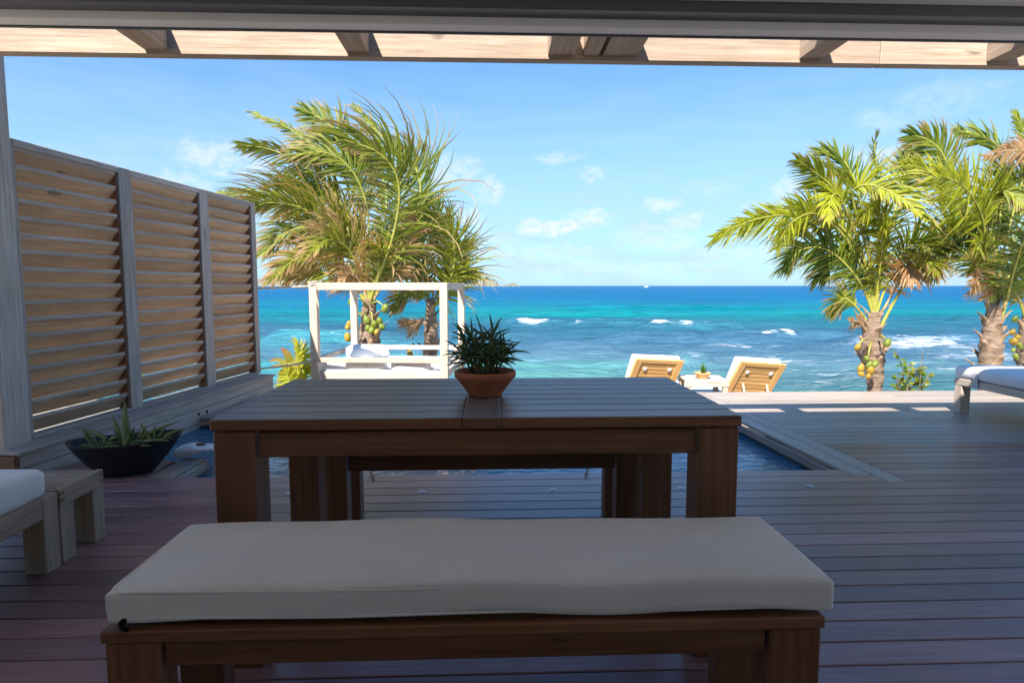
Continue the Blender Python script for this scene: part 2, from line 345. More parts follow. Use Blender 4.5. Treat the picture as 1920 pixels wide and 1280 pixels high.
def tube(name, pts, rad, mat, parent=None, n=8):
    V, F = tube_geo(pts, rad, n); c = sum(V, Vector())/len(V)
    return mesh_obj(name, [v-c for v in V], F, mat, parent, Matrix.Translation(c), True)
def lathe(name, prof, mat, parent, loc, n=40, sx=1.0, sy=1.0, rz=0.0, zfun=None):
    V = []; F = []; m = len(prof)
    for (r, z) in prof:
        for k in range(n):
            a = 2*pi*k/n; V.append((r*cos(a)*sx, r*sin(a)*sy, z + (zfun(r, a) if zfun else 0)))
    for i in range(m-1):
        for k in range(n): F.append((i*n+k, i*n+(k+1) % n, (i+1)*n+(k+1) % n, (i+1)*n+k))
    F.append(tuple(range(n))[::-1]); F.append(tuple(range((m-1)*n, m*n)))
    return mesh_obj(name, V, F, mat, parent, Matrix.Translation(loc) @ Matrix.Rotation(rz, 4, 'Z'), True)
def soft_box(name, sx, sy, sz, r, mat, parent, mw, crown=.02, wrinkle=.004, seg=.035, sag=0.0, seed=0, lump=None):
    """cushion: rounded box, crowned faces, wrinkles"""
    def axis(s):
        k = max(6, int(s/seg)); t = np.linspace(-1, 1, k+1); return np.sign(t)*(1-(1-np.abs(t))**1.5)*s/2
    ax, ay, az = axis(sx), axis(sy), axis(sz); verts = {}; V = []; F = []
    def vid(i, j, k):
        q = (i, j, k)
        if q not in verts: verts[q] = len(V); V.append((ax[i], ay[j], az[k]))
        return verts[q]
    nx, ny, nz = len(ax)-1, len(ay)-1, len(az)-1
    for i in range(nx):
        for j in range(ny):
            F.append((vid(i, j, nz), vid(i+1, j, nz), vid(i+1, j+1, nz), vid(i, j+1, nz)))
            F.append((vid(i, j, 0), vid(i, j+1, 0), vid(i+1, j+1, 0), vid(i+1, j, 0)))
    for i in range(nx):
        for k in range(nz):
            F.append((vid(i, 0, k), vid(i+1, 0, k), vid(i+1, 0, k+1), vid(i, 0, k+1)))
            F.append((vid(i, ny, k), vid(i, ny, k+1), vid(i+1, ny, k+1), vid(i+1, ny, k)))
    for j in range(ny):
        for k in range(nz):
            F.append((vid(0, j, k), vid(0, j, k+1), vid(0, j+1, k+1), vid(0, j+1, k)))
            F.append((vid(nx, j, k), vid(nx, j+1, k), vid(nx, j+1, k+1), vid(nx, j, k+1)))
    P = np.array(V); half = np.array([sx, sy, sz])/2; inner = np.clip(P, -(half-r), half-r); d = P-inner; L = np.linalg.norm(d, axis=1)
    ok = L > 1e-9; P[ok] = inner[ok] + d[ok]/L[ok, None]*np.minimum(r, L[ok])[:, None]
    u, v = P[:, 0]/half[0], P[:, 1]/half[1]; w = P[:, 2]/half[2]
    P[:, 2] += crown*np.clip(1-u**4, 0, 1)*np.clip(1-v**4, 0, 1)*np.where(w > 0, 1, -.35)
    rs = np.random.default_rng(seed); X = P.copy()
    for _ in range(7):
        kx, ky, kz, ph = rs.normal(0, 7, 1)[0], rs.normal(0, 9, 1)[0], rs.normal(0, 12, 1)[0], rs.uniform(0, 6.28)
        f = np.sin(X[:, 0]*kx + X[:, 1]*ky + X[:, 2]*kz + ph); P[:, 2] += wrinkle*.5*f; P[:, 1] += wrinkle*.35*np.roll(f, 3)*np.abs(v)
    if sag: P[:, 2] -= sag*np.cos(u*pi/2)
    if lump: P = lump(P)
    return mesh_obj(name, P, F, mat, parent, mw, True)
def piping(name, sx, sy, z, rad, mat, parent, mw, zfun=lambda x, y: 0):
    pts = []; r = .03; hx, hy = sx/2-.004, sy/2-.004
    def arc(cx, cy, a0):
        for k in range(5): a = a0 + k*pi/8; pts.append(Vector((cx + r*cos(a), cy + r*sin(a), z)))
    def line(a, b, n):
        for k in range(1, n): pts.append(Vector(a).lerp(Vector(b), k/n))
    arc(hx-r, hy-r, 0); line((hx-r, hy, z), (-hx+r, hy, z), 16); arc(-hx+r, hy-r, pi/2); line((-hx, hy-r, z), (-hx, -hy+r, z), 6)
    arc(-hx+r, -hy+r, pi); line((-hx+r, -hy, z), (hx-r, -hy, z), 16); arc(hx-r, -hy+r, 3*pi/2); line((hx, -hy+r, z), (hx, hy-r, z), 6); pts.append(pts[0])
    for p in pts: p.z += zfun(p.x, p.y)
    V, F = tube_geo(pts, rad, 6, False); return mesh_obj(name, V, F, mat, parent, mw, True)

# ------------------------------------------------------------------ setting: ground, sea
def terrain():
    xs = np.linspace(-40, 45, 120); ys = np.linspace(-14, 26, 110); V = []; F = []
    for y in ys:
        for x in xs:
            z = np.interp(y, [-14, 6.2, 7.5, 10, 13, 17, 26], [-.6, -.62, -.68, -1.0, -1.7, -2.75, -4.2])
            k = min(1, max(0, (-x-2.75-max(0, y-3.0)*.50)/.8)) * min(1, max(0, (13-y)/3)); z += k*(.12-z)*.9 + k*.25*min(1, max(0, (-x-4)/5))
            z += .06*sin(x*.9+y*.4)*cos(y*.7-x*.2) + .03*sin(x*2.7)*sin(y*2.1)
            V.append((x, y, z))
    n = len(xs)
    for j in range(len(ys)-1):
        for i in range(n-1): F.append((j*n+i, j*n+i+1, (j+1)*n+i+1, (j+1)*n+i))
    o = mesh_obj('ground', V, F, M['sand'], None, None, True); o['kind'] = 'structure'
terrain()

SEA_Z = -2.3
def sea():
    na, nd = 620, 640
    az = np.radians(np.linspace(-68, 72, na)); t = np.linspace(0, 1, nd)
    dist = 12.5*np.exp(t*np.log(16000/12.5)); dd = np.gradient(dist)
    A, D = np.meshgrid(az, dist); DD = np.broadcast_to(dd[:, None], D.shape); AA = D*(az[1]-az[0])
    X, Y = D*np.sin(A), D*np.cos(A); Z = np.zeros_like(X); r = np.random.default_rng(3)
    for i in range(46):
        lam = np.exp(r.uniform(np.log(.8), np.log(8))); ang = r.normal(-pi/2+.12, .42); k = 2*pi/lam
        amp = .0075*lam**.8*r.uniform(.5, 1.2); cell = np.maximum(DD, AA*abs(cos(ang))+DD*abs(sin(ang)))
        ph = k*(X*cos(ang)+Y*sin(ang)) + r.uniform(0, 6.28) + .8*np.sin(X*.05+i)
        Z += amp*np.clip(1.6-cell/lam*5, 0, 1)*(np.sin(ph)+.25*np.sin(2*ph+.5))
    foam = np.zeros_like(X)
    def vnoise(x, y, s):
        q = np.random.default_rng(s).random((64, 64)); xi, yi = np.floor(x).astype(int), np.floor(y).astype(int); fx, fy = x-xi, y-yi
        fx, fy = fx*fx*(3-2*fx), fy*fy*(3-2*fy); g = lambda a, b: q[a % 64, b % 64]
        return (g(xi, yi)*(1-fx)+g(xi+1, yi)*fx)*(1-fy) + (g(xi, yi+1)*(1-fx)+g(xi+1, yi+1)*fx)*fy
    def fbm(x, y, s, o=5):
        v = 0; a = .5
        for i in range(o): v = v + a*vnoise(x*2**i, y*2**i, s+i); a *= .5
        return v
    n1 = fbm(X*.16, Y*.28, 11); n2 = fbm(X*.5, Y*1.1, 23)
    # swell lines standing up over the reef: (px0, px1, py, height, foam segments)
    swells = [(900, 1330, 612, .42, [(962, 1040, 1.05), (1072, 1110, .7), (1112, 1128, .45), (1148, 1165, .4), (940, 962, .45)]),
              (1180, 1420, 617, .40, [(1205, 1318, 1.0), (1322, 1345, .5), (1368, 1400, .3)]),
              (1090, 1640, 640, .50, [(1422, 1500, .95), (1120, 1150, .4), (1240, 1290, .3)]), (1540, 1960, 643, .35, []), (860, 1240, 592, .38, [(1038, 1050, .6), (1078, 1085, .4), (1100, 1108, .4)]),
              (1480, 1960, 606, .30, []), (480, 680, 640, .3, [(520, 640, .4)]), (1560, 1930, 696, .22, [(1720, 1880, .75)]), (1000, 1170, 660, .25, []), (1270, 1345, 681, .2, [(1290, 1318, .6)]),
              (700, 900, 612, .3, [(712, 735, .7)]), (1030, 1500, 580, .3, [(1238, 1247, .5)])]
    for (x0, x1, py, h, segs) in swells:
        a, b = onz(x0, py, SEA_Z), onz(x1, py-1.0, SEA_Z); u = (X-a.x)/(b.x-a.x); yl = a.y+(b.y-a.y)*u + .35*np.sin(X*.16+x0)+.12*np.sin(X*.7)
        s = Y-yl; fade = np.clip(u*5, 0, 1)*np.clip((1-u)*5, 0, 1); fade = fade*fade*(3-2*fade)
        h = h*1.7; Z += h*fade*(.9+.2*np.sin(X*.11+x0))*np.where(s < 0, np.exp(-(s/.65)**2), np.exp(-(s/2.2)**2))
        for (f0, f1, am) in segs:
            fa, fb_ = onz(f0, py, SEA_Z).x, onz(f1, py, SEA_Z).x; uu = (X-fa)/(fb_-fa); fz = np.clip(uu*6, 0, 1)*np.clip((1-uu)*6, 0, 1)
            foam = np.maximum(foam, am*fz*(.35+1.3*np.clip(fbm(X*.9+x0, Y*.4, 71)-.2, 0, 1))*(np.exp(-((s+.15)/.30)**2)*.95 + .16*np.exp(-((s+.9)/.7)**2)))
    # churned white water and streaks over the shallow reef
    px = 960 + FPX*(X*RT.x+Y*RT.y)/(X*FW.x+Y*FW.y+1e-6)
    band = lambda y0, y1, soft: np.clip((Y-onz(960, y1, SEA_Z).y)/soft, 0, 1)*np.clip((onz(960, y0, SEA_Z).y-Y)/soft, 0, 1)
    xr = lambda x0, x1: np.clip((X-onz(x0, 660, SEA_Z).x)/4, 0, 1)*np.clip((onz(x1, 660, SEA_Z).x-X)/4, 0, 1)
    foam = np.maximum(foam, band(642, 692, 2.2)*xr(1270, 2300)*np.clip((n1-.30)*2.6, 0, 1)*(.28+.5*n2))
    foam = np.maximum(foam, band(628, 664, 2.2)*xr(940, 1130)*np.clip((n1-.34)*2.6, 0, 1)*(.24+.42*n2))
    foam = np.maximum(foam, band(626, 662, 2.2)*xr(300, 800)*np.clip((n1-.34)*2.4, 0, 1)*(.18+.36*n2))
    foam = np.maximum(foam, band(690, 740, 1.0)*np.clip((n1-.42)*3, 0, 1)*.35)
    foam = np.maximum(foam, np.clip((fbm(X*.09, Y*.25, 41)-.62)*4, 0, 1)*.32*np.clip(90-D, 0, 1))
    keys = [12, 20, 27, 36, 48, 60, 78, 105, 150, 260, 600, 3000, 16000]
    cols = np.array([(.10, .20, .20), (.05, .17, .19), (.10, .21, .29), (.055, .155, .25), (.03, .135, .21), (.010, .15, .20), (.002, .19, .25), (.001, .16, .26), (.0, .125, .27), (.0, .11, .26), (.0, .10, .25), (.0, .09, .235), (.0, .09, .235)])
    wob = Y*(1+.5*(fbm(X*.025, Y*.05, 5)-.5)); C = np.stack([np.interp(wob, keys, cols[:, i]) for i in range(3)], -1)
    for (cx, cy, sx, sy, col, am) in ((540, 642, 7, 3.0, (.06, .40, .42), .6), (520, 690, 6, 3.0, (.06, .42, .42), .8), (1060, 688, 4.5, 2.6, (.10, .42, .36), .9), (1000, 712, 5, 1.6, (.12, .38, .33), .7), (620, 672, 5, 2.2, (.05, .33, .36), .6),
                                      (1180, 590, 26, 9, (.0, .24, .27), .5), (1500, 585, 30, 10, (.0, .25, .27), .5), (560, 600, 16, 6, (.01, .16, .26), .5)):
        p = onz(cx, cy, SEA_Z); k = am*np.exp(-((X-p.x)/sx)**2-((Y-p.y)/sy)**2)*np.clip(.5+1.2*(n1-.3), .25, 1.2); k = np.clip(k, 0, 1)[..., None]
        C = C*(1-k)+np.array(col)*k
    V = np.stack([X, Y, Z], -1).reshape(-1, 3)
    i, j = np.meshgrid(np.arange(na-1), np.arange(nd-1)); q = (j*na+i).ravel(); F = np.stack([q, q+1, q+na+1, q+na], -1)
    me = bpy.data.meshes.new('sea'); me.vertices.add(len(V)); me.vertices.foreach_set('co', V.ravel().astype(np.float32))
    me.loops.add(F.size); me.loops.foreach_set('vertex_index', F.ravel().astype(np.int32)); me.polygons.add(len(F))
    me.polygons.foreach_set('loop_start', np.arange(0, F.size, 4, dtype=np.int32)); me.polygons.foreach_set('use_smooth', np.ones(len(F), dtype=bool)); me.update(calc_edges=True)
    a = me.attributes.new('foam', 'FLOAT', 'POINT'); a.data.foreach_set('value', foam.ravel().astype(np.float32))
    a = me.attributes.new('body', 'FLOAT_COLOR', 'POINT'); a.data.foreach_set('color', np.concatenate([C, np.ones(C.shape[:2]+(1,))], -1).ravel().astype(np.float32))
    me.materials.append(M['sea']); o = bpy.data.objects.new('sea', me); COL.objects.link(o); o.location.z = SEA_Z; o['kind'] = 'structure'
sea()

def island(name, label, px0, px1, prof, Y):
    """rocky island from a ridge profile: list of (px, height in px above the horizon)"""
    s = Y/FPX; xs = np.linspace(px0, px1, 70); hs = np.interp(xs, [p[0] for p in prof], [p[1] for p in prof])
    r = np.random.default_rng(len(prof)); hs = hs*(1+.18*r.normal(0, 1, 70)*.6); ny = 16; V = []; F = []
    base = onz(px0, 545, SEA_Z)
    for j in range(ny):
        v = j/(ny-1)*2-1
        for i, x in enumerate(xs):
            p = at(x, 535, Y); h = max(0, hs[i])*s*(1-abs(v)**1.5)*(1+.25*r.normal(0, .5)) - 1.5
            V.append((p.x, Y + v*(px1-px0)*s*.35*(1+.2*sin(i*.4)), SEA_Z + h))
    n = len(xs)
    for j in range(ny-1):
        for i in range(n-1): F.append((j*n+i, j*n+i+1, (j+1)*n+i+1, (j+1)*n+i))
    o = mesh_obj(name, V, F, M['rock'], None, None, False); tag(o, label, 'island', 'islands on the horizon')
island('island', 'long low hazy island on the horizon behind the louvered screen end', 380, 640, [(380, 4), (430, 12), (500, 15), (545, 17), (560, 19), (590, 14), (640, 0)], 2600)
island('island', 'small rocky island on the horizon right of the daybed frame', 872, 974, [(872, 1), (886, 8), (903, 15), (911, 18), (920, 13), (931, 9), (936, 2), (952, 4), (962, 8), (974, 2)], 2900)
bt = thing('boat', 'tiny white motor boat far out on the horizon', 'boat', at(1212, 537, 1100)); bt.location.z = SEA_Z
V, F = tube_geo([(-4, 0, .5), (-2.5, 0, .7), (0, 0, .75), (2.5, 0, .8), (4.2, 0, 1.1)], [.5, .95, 1.05, .85, .1], 10); mesh_obj('hull', V, F, M['hull'], bt, world_of(bt), True)
lbar('cabin', bt, (-1.6, 0, 2.0), (1.0, 0, 2.0), 1.4, 1.1, M['hull'])
lbar('mast', bt, (-.4, 0, 2.5), (-.4, 0, 4.6), .12, .12, M['hull'], (1, 0, 0))

# ------------------------------------------------------------------ house over the camera
house = thing('house', 'shaded terrace room with pale grey header and ceiling above the dining table', 'house', (0, 0, 0))
def hbox(name, x0, x1, y0, y1, z0, z1, mat, par=None): return bar(name, (x0, (y0+y1)/2, (z0+z1)/2), (x1, (y0+y1)/2, (z0+z1)/2), y1-y0, z1-z0, mat, par or house, c=.003)
RX0, RX1, RYB, SWY = -4.2, 4.1, -1.6, -.3  # unseen roof extents and wall length, set by how much light they let in
hbox('ceiling', RX0, RX1, RYB, 2.90, 2.47, 2.60, M['paint'])
hbox('header_beam', RX0, RX1, 3.0, 3.08, 2.343, 2.60, M['paint'])
hbox('door_track', RX0, RX1, 2.902, 2.998, 2.378, 2.60, M['paint_dark'])
hbox('ceiling_trim', RX0, RX1, 2.80, 2.898, 2.425, 2.468, M['paint'])
hbox('drip_edge', RX0, RX1, 3.082, 3.095, 2.335, 2.60, M['paint_dark'])
hbox('unseen_back_wall', RX0, RX1, RYB-.1, RYB, -.004, 2.6, M['plaster'])  # out of view, added to keep light off from behind
hbox('unseen_side_wall', RX0-.1, RX0, RYB, SWY, -.004, 2.6, M['plaster'])  # also out of view, added to darken the terrace from the left
hbox('terrace_floor', -5.0, 6.2, RYB, .27, -.05, -.004, M['plaster'])

# ------------------------------------------------------------------ pergola
pg = thing('pergola', 'pale timber pergola beam and short rafters spanning the top of the view', 'pergola', (0, 3.45, 0))
BY0, BY1, BZ0, BZ1 = 3.45, 3.515, 2.352, 2.545
def pbeam(x0, x1): return bar('fascia_beam', (x0, (BY0+BY1)/2, (BZ0+BZ1)/2), (x1, (BY0+BY1)/2, (BZ0+BZ1)/2), BY1-BY0, BZ1-BZ0, M['beam'], pg, c=.004)
pbeam(-3.05, 2.177); pbeam(2.18, 5.6)
for xc, w in ((-1.755, .125), (-.695, .125), (.40, .15), (.562, .085), (.72, .19), (1.78, .128), (2.845, .128), (3.9, .128), (-2.8, .125)):
    bar('rafter', (xc, 3.10, 2.452), (xc, BY0-.002, 2.452), w-.004, .16, M['beam'], pg, c=.003)
bar('column', (-2.885, 3.73, .0), (-2.885, 3.73, 2.57), .12, .21, M['grey'], pg, (0, 1, 0))
bar('column', (5.4, 3.6, .0), (5.4, 3.6, 2.57), .12, .12, M['grey'], pg, (0, 1, 0))
bar('side_beam', (-2.885, 3.517, 2.45), (-2.885, 3.62, 2.45), .1, .16, M['beam'], pg)

# ------------------------------------------------------------------ low wall with cap, louvered screen on it
WDIR = Vector((.121, 1, 0)).normalized(); WN = Vector((WDIR.y, -WDIR.x, 0))     # along the wall, towards the pool
wall = thing('low_wall', 'low grey timber clad wall with wide cap boards beside the pool', 'wall', (-2.709, 3.58, 0))
def wp(s, n, z): return Vector((-2.709, 3.58, 0)) + WDIR*s + WN*n + Vector((0, 0, z))
WL = 3.18
bar('cap_board', wp(0, -.090, .159), wp(WL, -.090, .159), .172, .022, M['grey'], wall)
bar('cap_board', wp(0, -.265, .159), wp(WL, -.265, .159), .172, .022, M['grey'], wall)
zz = .146
for hgt in (.088, .125, .088, .125, .125): bar('cladding_board', wp(0.02, -.035, zz-hgt/2), wp(WL-.012, -.035, zz-hgt/2), .024, hgt-.004, M['grey'], wall, c=.003); zz -= hgt
bar('end_board', wp(-.006, -.17, .07), wp(-.006, -.17, .146), .30, .022, M['table'], wall, (WDIR.x, WDIR.y, 0))
bar('core', wp(.03, -.20, -.45), wp(.03, -.20, .144), .28, .02, M['black'], wall, (WDIR.x, WDIR.y, 0))
bar('inner_core', wp(.04, -.20, -.16), wp(WL-.03, -.20, -.16), .28, .60, M['pool_tile'], wall)
for px_, py_ in ((373, 776), (388, 771)):
    d = ray(px_, py_); o_ = Vector((0, 0, CAM_H)); nrm = WN; t_ = ((wp(0, -.0225, 0)-o_).dot(nrm))/d.dot(nrm); h = o_+d*t_
    V, F = tube_geo([h-nrm*.008, h+nrm*.002], .014, 14); mesh_obj('drain_hole', V, F, M['black'], wall, None, True)

scr = thing('louvered_screen', 'tall weathered wooden privacy screen of three louvered panels on the low wall', 'screen', tuple(wp(.28, -.19, .171)))
def sp(s, n, z): return Vector((-2.865, 3.855, 0)) + WDIR*s + WN*n + Vector((0, 0, z))      # s along the screen face
ST = 2.012
def vpost(s0, s1, z0=.172, z1=ST, n0=-.095, n1=0.0, name='upright', mat=None):
    bar(name, sp((s0+s1)/2, (n0+n1)/2, z0), sp((s0+s1)/2, (n0+n1)/2, z1), n1-n0, s1-s0, mat or M['grey'], scr, tuple(WDIR), c=.003)
posts = [(0.0, .045), (.93, 1.06), (1.955, 2.095), (2.885, 2.975)]
for a, b in posts: vpost(a, b)
SL = bpy.data.meshes
for pi_ in range(3):
    a, b = posts[pi_][1]+.002, posts[pi_+1][0]-.002
    bar('top_rail', sp(a, -.0475, ST-.022), sp(b, -.0475, ST-.022), .095, .044, M['grey'], scr)
    bar('bottom_rail', sp(a, -.0475, .181), sp(b, -.0475, .181), .095, .018, M['grey'], scr)
    vpost(a, a+.018, .192, ST-.046, -.085, -.012, 'jamb'); vpost(b-.018, b, .192, ST-.046, -.085, -.012, 'jamb', M['table'])
    D_, drop, th = .070, .093, .023
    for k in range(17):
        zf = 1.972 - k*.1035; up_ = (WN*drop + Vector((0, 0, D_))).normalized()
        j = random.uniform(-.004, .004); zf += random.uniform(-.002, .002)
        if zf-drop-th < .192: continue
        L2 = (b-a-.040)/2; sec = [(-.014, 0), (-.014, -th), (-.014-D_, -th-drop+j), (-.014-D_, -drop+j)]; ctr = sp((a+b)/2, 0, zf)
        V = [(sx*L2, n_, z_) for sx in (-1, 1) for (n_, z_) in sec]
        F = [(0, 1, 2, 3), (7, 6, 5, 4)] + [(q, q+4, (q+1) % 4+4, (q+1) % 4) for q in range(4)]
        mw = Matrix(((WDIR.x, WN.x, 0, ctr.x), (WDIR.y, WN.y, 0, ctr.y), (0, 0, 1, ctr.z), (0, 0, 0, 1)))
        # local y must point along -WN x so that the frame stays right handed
        o = mesh_obj('louver_slat', V, F, M['slat'], scr, mw); o.data.materials.append(M['grey']); o.data.polygons[2].material_index = 1  # paler front face puts the skylight on the slat edge into the colour
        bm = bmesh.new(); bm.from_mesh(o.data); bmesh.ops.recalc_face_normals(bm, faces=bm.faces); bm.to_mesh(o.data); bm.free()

# ------------------------------------------------------------------ deck
deck = structure('deck', (0, 0, 0))
PITCH = .12; GAP = .006; ZT = 0.0; TH = .022
def plank(x0, x1, yc, mat, w=PITCH-GAP, z=ZT, par=None):
    o = bar('plank', (x0, yc, z-TH/2), (x1, yc, z-TH/2), w, TH, mat, par or deck, c=.003); return o
def wall_x(y): return -2.709+.121*(y-3.58)
def cop_x(y): return 2.171-.045*(y-3.63)
PF = 3.62                       # front edge of the pool
row = 0
y = PF-PITCH/2
while y > .3:
    xl, xr = -4.2, 5.6
    joints = [random.uniform(-2.6, -.6), random.uniform(3.0, 4.6)] if row > 3 and row % 2 else [random.uniform(3.0, 4.6)]
    if row in (0, 1): xr2 = cop_x(y)+.005
    segs = [xl] + sorted(joints) + [xr]
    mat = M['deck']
    if row == 0: segs = [xl, cop_x(y)+.0, None, cop_x(y)+.126, xr] if False else segs
    for a, b in zip(segs[:-1], segs[1:]):
        if row == 0:
            # coping boards run over the ends of the first two rows
            lo, hi = cop_x(y)+.002, cop_x(y)+.250
            for aa, bb in ((a, min(b, lo)), (max(a, hi), b)):
                if bb-aa > .05: plank(aa+.0015, bb-.0015, y, mat)
        elif row == 1:
            lo, hi = cop_x(y)+.124, cop_x(y)+.250
            for aa, bb in ((a, min(b, lo)), (max(a, hi), b)):
                if bb-aa > .05: plank(aa+.0015, bb-.0015, y, mat)
        else: plank(a+.0015, b-.0015, y, mat)
    y -= PITCH; row += 1
y = PF+PITCH/2; row = 0
DEND = 6.41
while y < DEND:
    j = random.uniform(3.6, 5.8); x0 = cop_x(y)+.252
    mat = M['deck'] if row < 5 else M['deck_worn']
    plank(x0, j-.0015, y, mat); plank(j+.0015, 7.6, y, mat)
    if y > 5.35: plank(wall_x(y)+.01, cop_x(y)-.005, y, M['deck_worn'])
    y += PITCH; row += 1
def cboard(x0, ya, yb, w, mat):
    bar('coping_board', (cop_x(ya)+x0+w/2, ya, ZT-TH/2), (cop_x(yb)+x0+w/2, yb, ZT-TH/2), w-GAP, TH, mat, deck, c=.003)
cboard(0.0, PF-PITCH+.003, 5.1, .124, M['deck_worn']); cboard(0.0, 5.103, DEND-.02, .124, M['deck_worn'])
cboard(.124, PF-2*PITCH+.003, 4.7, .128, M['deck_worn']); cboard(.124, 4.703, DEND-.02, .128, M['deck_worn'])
bar('pool_fascia', (cop_x(PF)-.014, PF+.01, -.054), (cop_x(5.35)-.014, 5.35, -.054), .02, .058, M['deck_worn'], deck)
bar('pool_fascia', (-1.86, PF+.012, -.055), (2.15, PF+.012, -.055), .02, .06, M['deck'], deck)
bar('edge_fascia', (-2.3, DEND+.012, -.14), (7.6, DEND+.012, -.14), .022, .24, M['deck_worn'], deck)
# strip of deck left of the pool, where the bowl stands
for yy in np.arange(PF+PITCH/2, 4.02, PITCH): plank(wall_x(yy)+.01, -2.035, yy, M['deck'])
bar('coping_board', (-2.028+.058, PF+.003, ZT-TH/2), (-2.015+.058, 4.04, ZT-TH/2), .104, TH, M['deck_worn'], deck)
bar('coping_board', (-1.918, PF+.003, -.013), (-1.90, 4.04, -.013), .045, TH, M['deck_worn'], deck)
bar('pool_fascia', (-1.892, PF+.03, -.055), (-1.872, 4.04, -.055), .02, .06, M['deck_worn'], deck)
bar('pool_fascia', (wall_x(4.06)+.0, 4.056, -.055), (-1.86, 4.056, -.055), .02, .06, M['deck_worn'], deck)
# ---- pool
pool = structure('pool', (0, 4.5, 0))
def pbox(name, a, b, w, h, mat): return bar(name, a, b, w, h, mat, pool, c=.002)
pbox('pool_wall', (-1.9, PF-.03, -.55), (2.3, PF-.03, -.55), .05, .92, M['pool_tile'])
pbox('pool_wall', (cop_x(PF)+.03, PF, -.55), (cop_x(5.4)+.03, 5.4, -.55), .05, .92, M['pool_tile'])
pbox('pool_wall', (-2.6, 5.38, -.55), (2.2, 5.38, -.55), .05, .92, M['pool_tile'])
pbox('pool_wall', (-1.93, PF, -.55), (-1.91, 4.04, -.55), .05, .92, M['pool_tile'])
pbox('pool_wall', (-2.66, 4.03, -.55), (-1.9, 4.03, -.55), .05, .92, M['pool_tile'])
pbox('pool_floor', (-2.8, 4.5, -1.0), (2.3, 4.5, -1.0), 1.9, .06, M['pool_tile'])
wv = [(-1.90, PF-.005, 0), (cop_x(PF)+.005, PF-.005, 0), (cop_x(5.36)+.005, 5.36, 0), (wall_x(5.36)-.02, 5.36, 0), (wall_x(4.05)-.02, 4.05, 0), (-1.90, 4.05, 0)]
w_ = mesh_obj('water', wv, [(0, 1, 2, 5), (5, 2, 3, 4)], M['pool'], pool, Matrix.Translation((0, 0, -.105)))
# ---- lower deck towards the sea
low = structure('lower_deck', (0, 7, -.50))
yy = 6.52
while yy < 8.45:
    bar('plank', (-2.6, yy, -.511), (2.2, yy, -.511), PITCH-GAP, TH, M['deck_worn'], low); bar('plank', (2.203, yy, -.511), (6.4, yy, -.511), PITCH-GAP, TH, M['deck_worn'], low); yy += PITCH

# ------------------------------------------------------------------ deck lights
for n_, (x, yy) in enumerate(((-1.091, 3.304), (-.367, 3.308), (.356, 3.31), (1.078, 3.309), (1.814, 3.318))):
    lab = ['round steel deck light set in the boards left of the table legs', 'round steel deck light left of the middle, seen between the table legs', 'round steel deck light right of the middle, seen between the table legs',
           'round steel deck light seen in the gap beside the right table leg', 'round steel deck light alone on the open deck right of the table'][n_]
    t_ = thing('deck_light', lab, 'deck light', (x, yy, .0), 0, 'recessed lights in the deck')
    lathe('rim', [(.001, .0005), (.019, .0005), (.019, .002), (.015, .0026), (.013, .0015), (.001, .0015)], M['steel'], t_, (x, yy, 0), 20)
    lathe('lens', [(.001, .0016), (.0125, .0016), (.011, .0026), (.001, .003)], M['frost'], t_, (x, yy, 0), 16)

# ------------------------------------------------------------------ table
TW0, TW1, TY0, TY1, TZ = -.795, .745, 1.747, 2.515, .75
def top_face(o):
    o.data.materials.append(M['table_top'])
    for p in o.data.polygons:
        if p.normal.z > .5: p.material_index = 1
tb = thing('dining_table', 'dark oiled teak dining table with plank top carrying the terracotta pot', 'table', ((TW0+TW1)/2, TY0, 0))
tp = (TY1-TY0)/8; cx0, cx1 = -.075, .036; TT = .033
for k in range(8):
    yc = TY0+tp*(k+.5); 
    for a, b in ((TW0, cx0-.0015), (cx1+.0015, TW1)): top_face(bar('top_plank', (a, yc, TZ-TT/2), (b, yc, TZ-TT/2), tp-.0045, TT, M['table'], tb, c=.003))
top_face(bar('cross_board', ((cx0+cx1)/2, TY0+.001, TZ-TT/2), ((cx0+cx1)/2, TY1-.001, TZ-TT/2), cx1-cx0, TT-.0008, M['table'], tb, c=.002))
LG = .116
def leg(T, x0, y0, x1, y1, z1, name='leg', mat=None): bar(name, ((x0+x1)/2, (y0+y1)/2, 0), ((x0+x1)/2, (y0+y1)/2, z1), y1-y0, x1-x0, mat or M['table'], T, (1, 0, 0), c=.004)
zt = TZ-TT-.004
for x0 in (TW0+.006, TW1-LG-.006):
    leg(tb, x0, TY0+.006, x0+LG, TY0+LG+.006, zt); leg(tb, x0, TY1-LG-.006, x0+LG, TY1-.006, zt)
ax0, ax1 = TW0+LG+.012, TW1-LG-.012
for yy in (TY0+.035, TY1-.035): bar('apron', (ax0, yy, zt-.042), (ax1, yy, zt-.042), .03, .076, M['table'], tb)
for xx in (TW0+.035, TW1-.035): bar('apron', (xx, TY0+LG+.01, zt-.042), (xx, TY1-LG-.01, zt-.042), .03, .076, M['table'], tb)

